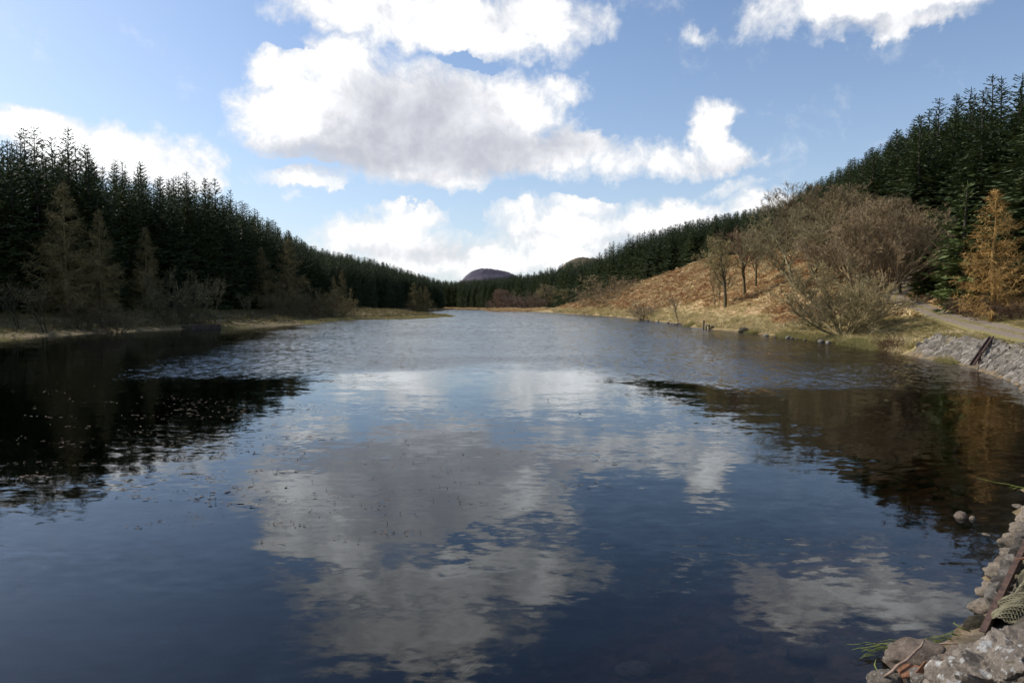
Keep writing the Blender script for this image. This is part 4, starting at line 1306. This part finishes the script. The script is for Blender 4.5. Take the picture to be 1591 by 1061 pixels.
# ------------------------------------------------------------------ dark landing wall on the left bank
pl = at_z(298, 511.5, 0.0); pr_ = at_z(343, 510.0, 0.0)
lv = Vector(pr_) - Vector(pl); Ll = lv.length
lw = add('landing_wall', None, None, tuple(pl), (0, 0, math.atan2(lv.y, lv.x)))
tag(lw, 'low dark timber landing wall at the left waterline', 'landing wall', kind='thing')
nb = 15
for k in range(nb):
    b = MB(); w_ = Ll / nb
    b.box((w_ * (k + 0.5), 0.02 * math.sin(k * 2.3), -0.12 + 0.015 * math.sin(k * 5)), w_ * 0.93, 0.09, 1.2)
    add('plank', b.mesh('plank', M['wood_dark']), lw)
b = MB(); b.box((Ll / 2, 0.10, 0.53), Ll * 1.03, 0.28, 0.07); add('cap_beam', b.mesh('cap_beam', M['wood_dark']), lw)
b = MB(); b.box((Ll - 0.05, 1.2, -0.14), 0.10, 2.2, 1.2); add('side_board', b.mesh('side_board', M['wood_dark']), lw)
b = MB(); b.box((Ll / 2, 1.25, -0.08), Ll - 0.15, 2.0, 1.0); add('earth_fill', b.mesh('earth_fill', M['darkrock']), lw)

# ------------------------------------------------------------------ shore rocks
RR = [round_stone(300 + i, M['shore_rock'], 2, 0.30, 0.3) for i in range(5)]
RK = round_stone(310, M['darkrock'], 3, 0.3, 0.3)
def rock(name, me, p, sx, sy, sz, label, cat='rock', group=None, rz=None, tilt=0.2):
    o = add(name, me, None, tuple(p), (random.uniform(-tilt, tilt), random.uniform(-tilt, tilt), random.uniform(0, 6.28) if rz is None else rz), (sx, sy, sz))
    return tag(o, label, cat, group)
rock('boulder', RK, at_z(1156, 514, 0.15), 1.25, 0.9, 0.75, 'dark boulder at the waterline just right of the jetty', 'boulder')
rock('shore_rock', RR[0], at_z(1175, 516, 0.12), 0.85, 0.6, 0.6, 'pale rock in grass right of the dark boulder')
rock('shore_rock', RR[1], at_z(1225, 524.5, 0.08), 0.75, 0.5, 0.4, 'flat pale rock in the waterline left of the willow bush')
rr = np.random.default_rng(9)
for k in range(30):
    px = rr.uniform(1190, 1300) if k < 16 else rr.uniform(990, 1085)
    py = np.interp(px, [990, 1056, 1093, 1151, 1219, 1277, 1310], [496, 504, 511.5, 516, 524.5, 530.5, 534]) + rr.uniform(-0.6, 0.8)
    p = at_z(px, py, 0.04); q = rr.uniform(0.25, 0.6) * (1.0 if k < 16 else 1.3)
    g = ('small grey stone in the waterline between the dark boulder and the willow bush', 'stones at the waterline left of the willow') if k < 16 else ('small dark stone in the waterline left of the jetty', 'stones at the waterline left of the jetty')
    rock('shore_rock', RR[k % 5], p, q, q * 0.8, q * 0.6, g[0], 'rock', g[1])

# ------------------------------------------------------------------ foreground at the lower right
RC = [round_stone(320 + i, M['cobble'], 3, 0.34, 0.25, 1.2) for i in range(7)]
cob = [(1524, 939, 24, 20), (1534, 922, 20, 14), (1539, 907, 18, 14), (1550, 892, 23, 13), (1556, 879, 23, 11), (1562, 866, 24, 11), (1569, 854, 22, 10), (1574, 842, 20, 10),
       (1580, 832, 20, 9), (1584, 823, 18, 9), (1588, 814, 18, 9), (1592, 804, 17, 9), (1597, 795, 17, 8), (1602, 787, 16, 8)]
order = ['nearest', 'second', 'third', 'fourth', 'fifth', 'sixth', 'seventh', 'eighth', 'ninth', 'tenth', 'eleventh', 'twelfth', 'thirteenth', 'farthest']
for k, (px, py, w_, h_) in enumerate(cob):
    p = at_z(px, py, 0.13); mpp = np.linalg.norm(p - np.array([0, 0, 3])) / FPX
    q = random.uniform(0.8, 1.2); o = rock('cobble', RC[k % 7], (p[0] + random.uniform(-.03, .03), p[1] + random.uniform(-.03, .03), p[2] - random.uniform(0, .05)), w_ * mpp * 1.2 * q, 0.215 * random.uniform(0.85, 1.1), 0.13 * q, 'smooth tan cobble edging the water by the rusty bar, %s from the camera' % order[k], 'cobble', 'cobbles edging the water', rz=-0.35 + random.uniform(-0.6, 0.6), tilt=0.35)
RW = [hull_stone(340 + i, M['wallstone'], 18, 0.7) for i in range(4)]
for k in range(11):
    px = np.interp(k, [0, 10], [1541, 1602]); py = np.interp(k, [0, 3, 10], [930, 893, 808])
    p = at_z(px + 4, py, 0.24)
    rock('stone', RW[k % 4], p, 0.20, 0.16, 0.17, 'angular grey stone in the second course behind the tan cobbles', 'stone', 'grey stones behind the cobbles', tilt=0.5)
# slope fill of stones under and behind
rr = np.random.default_rng(21)
V = []; Fs = []
for k in range(260):
    t = rr.random(); base = np.array([5.05, 6.75]) * (1 - t) + np.array([8.2, 10.4]) * t
    n_ = np.array([0.75, -0.66]); uu = rr.random()
    x, y = base + n_ * (0.25 + uu * 2.0)
    z = max(gz1(x, y), 0.05) + 0.02
    me = W_ST[k % len(W_ST)]; q = rr.uniform(0.2, 0.36)
    m4 = Matrix.Translation((x, y, z)) @ Euler(tuple(rr.uniform(-0.5, 0.5, 3))).to_matrix().to_4x4() @ Matrix.Diagonal((q, q * 0.8, q * 0.6, 1))
    b0 = len(V); V += [tuple(m4 @ v.co) for v in me.vertices]; Fs += [tuple(b0 + i for i in p.vertices) for p in me.polygons]
tag(add('rubble', mesh_np('rubble', np.array(V), Fs, M['wallstone'])), 'loose grey rubble on the dam slope behind the cobbles', 'rubble', kind='stuff')

# rusty angle iron
a0 = Vector(at_z(1526, 981, 0.27)); a1 = Vector(at_z(1603, 822, 0.50))
ax = a1 - a0
b = MB(); b.box((0, ax.length / 2, 0), 0.048, ax.length, 0.009); b.box((0.0195, ax.length / 2, -0.027), 0.009, ax.length, 0.045)
bar = add('rusty_bar', None, None, tuple(a0)); tag(bar, 'rusty angle-iron bar slanting up beside the cobbles at the lower right', 'iron bar')
o = add('angle_iron', b.mesh('angle_iron', M['rust_dark']), bar); o.rotation_euler = ax.to_track_quat('Y', 'Z').to_euler()
c0 = Vector(at_z(1580, 869, 0.44)) - a0; c1 = Vector(at_z(1612, 860, 0.55)) - a0
b = MB(); d_ = c1 - c0; b.box((0, d_.length / 2, 0), 0.055, d_.length, 0.012)
o = add('cross_strap', b.mesh('cross_strap', M['rust']), bar, tuple(c0)); o.rotation_euler = d_.to_track_quat('Y', 'Z').to_euler()

# gabion: bulging roll of stones under mossy wire netting
g0 = Vector(at_z(1566, 985, 0.20)); g1 = Vector(at_z(1668, 850, 0.48))
gab = add('gabion', None, None, tuple(g0)); tag(gab, 'mossy wire-netted gabion roll behind the rusty bar at the lower right', 'gabion')
gd = (g1 - g0); GL = gd.length; gd.normalize()
gs = gd.cross(Vector((0, 0, 1))).normalized(); gu = gs.cross(gd)
def gsurf(s, a):
    rad = 0.155 + 0.025 * math.sin(s * 7.0) + 0.02 * math.sin(s * 17 + a * 3) + 0.012 * math.sin(a * 7 + s * 23)
    return gd * s + gs * (math.cos(a) * rad) + gu * (math.sin(a) * rad - 0.02)
na_, ns_ = 30, int(GL / 0.017)
V = [tuple(gsurf(GL * i / ns_, math.pi * (j / na_) * 1.2 - 0.3) * 0.985) for i in range(ns_ + 1) for j in range(na_ + 1)]
Fs = [(i * (na_ + 1) + j, i * (na_ + 1) + j + 1, (i + 1) * (na_ + 1) + j + 1, (i + 1) * (na_ + 1) + j) for i in range(ns_) for j in range(na_)]
add('stone_fill', mesh_np('stone_fill', np.array(V), Fs, M['darkrock'], True), gab)
b = MB()
def gp(i, j): return gsurf(GL * i / ns_, math.pi * (j / na_) * 1.2 - 0.3) * 1.004
for i in range(ns_):
    for j in range(na_):
        if (i + j) % 2 == 0:
            b.tube([gp(i, j), gp(i + 1, j + 1)], 0.0055, 3, False)
            b.tube([gp(i, j + 1) if (i + j) % 2 else gp(i, j), gp(i + 1, max(j - 1, 0))], 0.0055, 3, False)
add('wire_netting', b.mesh('wire_netting', M['wire']), gab)

# rocks under the photographer's feet
big = crag(4, M['outcrop'], 6, 1.9, 0.5, 0.2)
p = at_z(1590, 1045, 0.55)
rock('outcrop', big, (p[0] + 0.12, p[1] - 0.02, 0.22), 1.35, 1.05, 0.95, 'large lichen-spotted rock outcrop filling the lower right corner', 'rock', rz=0.75, tilt=0.0)
big2 = hull_stone(402, M['outcrop'], 26, 0.7)
p = at_z(1600, 1015, 0.85); rock('rock_block', crag(7, M['outcrop'], 5, 1.2, 0.3), (p[0], p[1], 0.72), 0.5, 0.36, 0.30, 'brown angular block on top of the outcrop at the right edge', 'rock', rz=0.9)
p = at_z(1525, 1052, 0.5); rock('rock_block', crag(9, M['outcrop'], 5, 1.2, 0.3), (p[0], p[1], 0.38), 0.34, 0.26, 0.24, 'brown rock block at the bottom edge in front of the outcrop', 'rock', rz=0.4)
p = at_z(1424, 1016, 0.08); rock('flat_rock', round_stone(405, M['pinkrock'], 4, 0.22, 0.3), (p[0], p[1], 0.05), 0.56, 0.40, 0.26, 'flat pinkish rock at the water with a dry stick lying on it', 'rock', rz=0.35, tilt=0.05)
p = at_z(1376, 1060, 0.05); rock('grey_rock', round_stone(406, M['outcrop'], 4, 0.2, 0.3), (p[0], p[1], 0.04), 0.28, 0.22, 0.20, 'rounded grey rock at the bottom edge left of the rusty scrap', 'rock', rz=0.2)
p = at_z(1430, 1054, 0.12); rock('grey_rock', round_stone(407, M['outcrop'], 4, 0.18, 0.2), (p[0], p[1], 0.12), 0.24, 0.19, 0.18, 'small pale grey rock at the bottom edge below the rusty scrap', 'rock', rz=0.8)
p = at_z(1458, 1044, 0.2); rock('slab_rock', round_stone(408, M['outcrop'], 4, 0.2, 0.4), (p[0], p[1], 0.2), 0.15, 0.34, 0.2, 'narrow upright slab between the rusty scrap and the outcrop', 'rock', rz=-0.5)
p = at_z(1520, 968, 0.12); rock('dark_rock', round_stone(409, M['darkrock'], 4, 0.22, 0.3), (p[0], p[1], 0.08), 0.24, 0.20, 0.22, 'dark wet mossy rock between the nearest cobble and the outcrop', 'rock', rz=0.3)
for k, (px, py, z, a, b_, c_) in enumerate(((1478, 1022, 0.16, 0.3, 0.22, 0.2), (1490, 1008, 0.2, 0.22, 0.18, 0.16), (1400, 1050, 0.03, 0.26, 0.2, 0.12))):
    p = at_z(px, py, z)
    rock('earthy_stone', round_stone(412 + k, M['pinkrock'], 3, 0.3, 0.3), (p[0], p[1], z - 0.06), a, b_, c_, ['earthy stone wedged between flat pinkish rock and outcrop', 'small earthy stone at the left tip of the outcrop by the water', 'low stone under the rusty scrap at the water'][k], 'rock')

# rusty scrap plates
def plate(name, pts, mat, thick, label):
    b = MB(); n = len(pts)
    V = [Vector(p) for p in pts]
    nrm = (V[1] - V[0]).cross(V[2] - V[0]).normalized() * thick
    b.v = [tuple(v) for v in V] + [tuple(v + nrm) for v in V]
    b.f = [tuple(range(n))[::-1], tuple(range(n, 2 * n))] + [(i, (i + 1) % n, (i + 1) % n + n, i + n) for i in range(n)]
    me = b.mesh(name, M[mat]); return tag(add(name, me), label, 'scrap iron')
A = lambda px, py, z: at_z(px, py, z)
plate('scrap_plate', [A(1392, 1032, .17), A(1412, 1030, .19), A(1432, 1035, .2), A(1424, 1049, .16), A(1402, 1052, .15), A(1396, 1044, .15)], 'rust', 0.012, 'torn rusty iron plate lying on the flat pinkish rock')
plate('scrap_plate', [A(1421, 1047, .18), A(1437, 1027, .28), A(1449, 1037, .24), A(1444, 1045, .2)], 'rust', 0.012, 'upturned triangular rusty scrap beside the torn plate')
plate('scrap_plate', [A(1440, 1027, .2), A(1466, 1022, .23), A(1468, 1030, .22), A(1450, 1034, .2)], 'rust', 0.01, 'orange rusty strip leading to the outcrop')

def stalk(name, pts, rad, mat, label, cat, sides=6):
    b = MB(); b.tube([tuple(p) for p in pts], rad, sides); return tag(add(name, b.mesh(name, M[mat], True)), label, cat)
st = [A(1436, 994, .26), A(1431, 1004, .25), A(1424, 1010, .24), A(1415, 1019, .23), A(1408, 1026, .22), A(1394, 1034, .2), A(1386, 1043, .17), A(1373, 1051, .12)]
stalk('dry_stick', st, [.007, .010, .009, .012, .012, .013, .012, .008], 'stick', 'bent dry brown stick lying over the pinkish rock', 'stick')
stalk('drift_twig', [A(1450, 1001, .06), A(1470, 999, .08), A(1492, 999, .12)], [.006, .008, .006], 'stick', 'thin dark twig along the waterline behind the flat rock', 'twig')
stalk('green_stem', [A(1361, 1024, .10), A(1359, 1033, .09), A(1363, 1042, .08), A(1376, 1050, .06)], [.003, .006, .006, .004], 'blade', 'green curved stem at the water left of the flat rock', 'stem')
stalk('green_stem', [A(1481, 967, .18), A(1492, 974, .17), A(1508, 981, .14)], [.004, .006, .005], 'blade', 'bright green stem pointing over the water by the dark rock', 'stem')
# grass trailing into the water
rr = np.random.default_rng(33); b = MB()
for k in range(60):
    t = rr.random()
    px = 1350 + 155 * t; py = np.interp(px, [1350, 1404, 1450, 1505], [1014, 1003, 1000, 984]) + rr.normal() * 2.5
    p = Vector(at_z(px, py, 0.03 + 0.04 * rr.random())); a = rr.uniform(2.2, 4.0)
    d_ = Vector((math.cos(a), math.sin(a) * 0.6, rr.uniform(-0.15, 0.45))).normalized(); L = rr.uniform(0.06, 0.22)
    m_1 = p + d_ * L * 0.6; tip = m_1 + (d_ + Vector((0, 0, -0.6))).normalized() * L * 0.5
    b.tube([p, m_1, tip], [0.0035, 0.003, 0.0012], 4, False)
tag(add('trailing_grass', b.mesh('trailing_grass', M['blade'])), 'green grass strands trailing in the water along the flat rock', 'grass', kind='stuff')
# reed tip reaching in from the wall
rt = add('reed_stem', None, None, tuple(at_z(1640, 775, 0.30))); tag(rt, 'thin leafy reed stem reaching over the water at the right edge', 'reed')
base = Vector(at_z(1640, 775, 0.30))
sp = [Vector(at_y(*q)) - base for q in ((1640, 768, 9.6), (1591, 758, 9.8), (1565, 752, 9.9), (1545, 749, 10.0), (1517, 742, 10.1))]
b = MB(); b.tube(sp, [.009, .007, .006, .004, .0015], 5); add('stem', b.mesh('stem', M['blade'], True), rt)
b = MB()
for k in range(11):
    t = rr.uniform(0, 0.6); i = min(int(t * 4), 3); f = t * 4 - i; q = sp[i] * (1 - f) + sp[i + 1] * f
    d_ = Vector((-0.9, rr.normal() * 0.3, rr.uniform(-0.9, 0.25))).normalized(); L = rr.uniform(0.05, 0.14); sd = Vector((0, 0.004, 0.004))
    b.tri(tuple(q - sd), tuple(q + sd), tuple(q + d_ * L))
add('leaf', b.mesh('leaf', M['blade']), rt)

# stones standing in the shallows
for px, py, w_, h_, mt, lab in ((1493, 803, 22, 12, 'pinkrock', 'rounded brown stone breaking the water near the right edge'), (1511, 806, 11, 8, 'cobble', 'small pale stone beside the brown one breaking the water'),
                            (1531, 830, 17, 4, 'cobble', 'flat pale stone just awash left of the cobbles'), (1583, 787, 18, 6, 'cobble', 'flat pale stone awash at the right edge above the cobbles')):
    p = at_z(px, py, 0.0); mpp = np.linalg.norm(p - np.array([0, 0, 3])) / FPX
    rock('stone', round_stone(430 + px % 50, M[mt], 3, 0.18), (p[0], p[1], -0.02), w_ * mpp * 0.95, w_ * mpp * 0.7, h_ * mpp * 1.5, lab, 'stone', tilt=0.1)

# sunken things
p = at_z(984, 1041, -0.22); rock('sunken_slab', round_stone(450, M['cobble'], 3, 0.15), p, 0.34, 0.26, 0.12, 'oval brown slab under water at the bottom of the photo', 'stone', rz=0.3, tilt=0.05)
sb = add('sunken_branch', None, None, tuple(at_z(714, 1060, -0.18))); tag(sb, 'pale forked branch under water at the bottom of the photo', 'branch')
o0 = Vector(at_z(714, 1060, -0.18))
for nm, pts_, rd in (('stem', [(714, 1064, -.34), (720, 1046, -.30), (746, 1022, -.22)], .009), ('fork', [(722, 1044, -.30), (745, 1043, -.31)], .005), ('fork', [(668, 1060, -.40), (676, 1040, -.36), (700, 1025, -.34), (740, 1003, -.33)], .009), ('fork', [(676, 1040, -.36), (648, 1030, -.38)], .006)):
    b = MB(); b.tube([Vector(at_z(*q)) - o0 for q in pts_], rd, 6); add(nm, b.mesh(nm, M['stick'], True), sb)
rr = np.random.default_rng(55); V = []; Fs = []
RB2 = [round_stone(460 + i, M['bedstone'], 1, 0.2) for i in range(3)]
for k in range(420):
    t = rr.random() ** 1.0
    x, y = np.array([3.2, 4.8]) * (1 - t) + np.array([19, 25]) * t
    off = abs(rr.normal()) * 2.6 * (1 + t)
    x -= 0.8 * off; y += 0.6 * off
    z = gz1(x, y)
    if z > -0.16: continue
    me = RB2[k % 3]; q = rr.uniform(0.10, 0.38)
    m4 = Matrix.Translation((x, y, z + q * 0.1)) @ Euler(tuple(rr.uniform(-0.6, 0.6, 3))).to_matrix().to_4x4() @ Matrix.Diagonal((q * 1.2, q, q * 0.5, 1))
    b0 = len(V); V += [tuple(m4 @ v.co) for v in me.vertices]; Fs += [tuple(b0 + i for i in pp.vertices) for pp in me.polygons]
tag(add('bed_stones', mesh_np('bed_stones', np.array(V), Fs, M['bedstone'], True)), 'brown stones on the shallow lake bed at the right', 'stones', kind='stuff')

# floating leaf litter and stems
rr = np.random.default_rng(66); V = []; Fs = []
def bit(x, y, L, w, z=0.004, lift=0.0):
    a = rr.normal() * 0.6; ca, sa = math.cos(a), math.sin(a); b0 = len(V)
    for u, v in ((-1, -1), (1, -1), (1, 1), (-1, 1)):
        V.append((x + ca * u * L / 2 - sa * v * w / 2, y + sa * u * L / 2 + ca * v * w / 2, z + lift * rr.random() + 0.25 * w * rr.random()))
    Fs.append((b0, b0 + 1, b0 + 2, b0 + 3))
for (x0, x1, y0, y1, n, L0, L1, clump) in ((0, 470, 600, 790, 460, .02, .10, True), (110, 500, 745, 870, 120, .015, .045, True), (430, 760, 680, 840, 170, .015, .05, True), (420, 1130, 600, 730, 150, .02, .08, False), (250, 500, 620, 720, 300, .03, .11, True), (900, 1000, 700, 780, 30, .03, .08, True)):
    cents = [(rr.uniform(x0, x1), rr.uniform(y0, y1)) for _ in range(max(6, n // 12))]
    for k in range(n):
        if clump:
            cx_, cy_ = cents[rr.integers(0, len(cents))]; px = cx_ + rr.normal() * 26; py = cy_ + rr.normal() * 2.4
        else:
            px, py = rr.uniform(x0, x1), rr.uniform(y0, y1)
        p = at_z(px, py, 0.0); L = rr.uniform(L0, L1)
        bit(p[0], p[1], L, L * rr.uniform(0.12, 0.35), lift=0.02 * rr.random())
tag(add('floating_litter', mesh_np('floating_litter', np.array(V), Fs, M['debris'])), 'tan leaf scraps and stems floating on the calm water', 'leaf litter', kind='stuff')
b = MB()
for k in range(46):
    px, py = (rr.uniform(440, 760), rr.uniform(690, 830)) if k < 26 else (rr.uniform(200, 1100), rr.uniform(620, 800))
    p = Vector(at_z(px, py, 0.0)); h = rr.uniform(0.015, 0.045)
    b.tube([p + Vector((0, 0, -0.02)), p + Vector((rr.normal() * 0.02, 0, h))], [0.004, 0.003], 4)
tag(add('water_stems', b.mesh('water_stems', M['rust_dark'])), 'dark stem tips poking up through the calm water', 'stems', kind='stuff')

# round tan tussocks at the end of the wall
TS = tuft_proto(77, 150, 0.62, 0.5, 0.010, 'straw', 1.1)
for px, py, Y, s_, lab in ((1397, 541, 43.2, 1.5, 'big round tan grass tussock at the left end of the stone wall'), (1418, 527, 44.0, 1.3, 'tan tussock at the top left end of the stone wall'), (1365, 533, 49, 1.4, 'straw tussock on the bank between the willow and the stone wall')):
    q = at_y(px, py, Y); z = gz1(q[0], Y)
    o = add('grass_tussock', TS, None, (q[0], Y, max(z, 0)), (0, 0, px), (s_, s_, s_ * 0.9)); tag(o, lab, 'tussock')
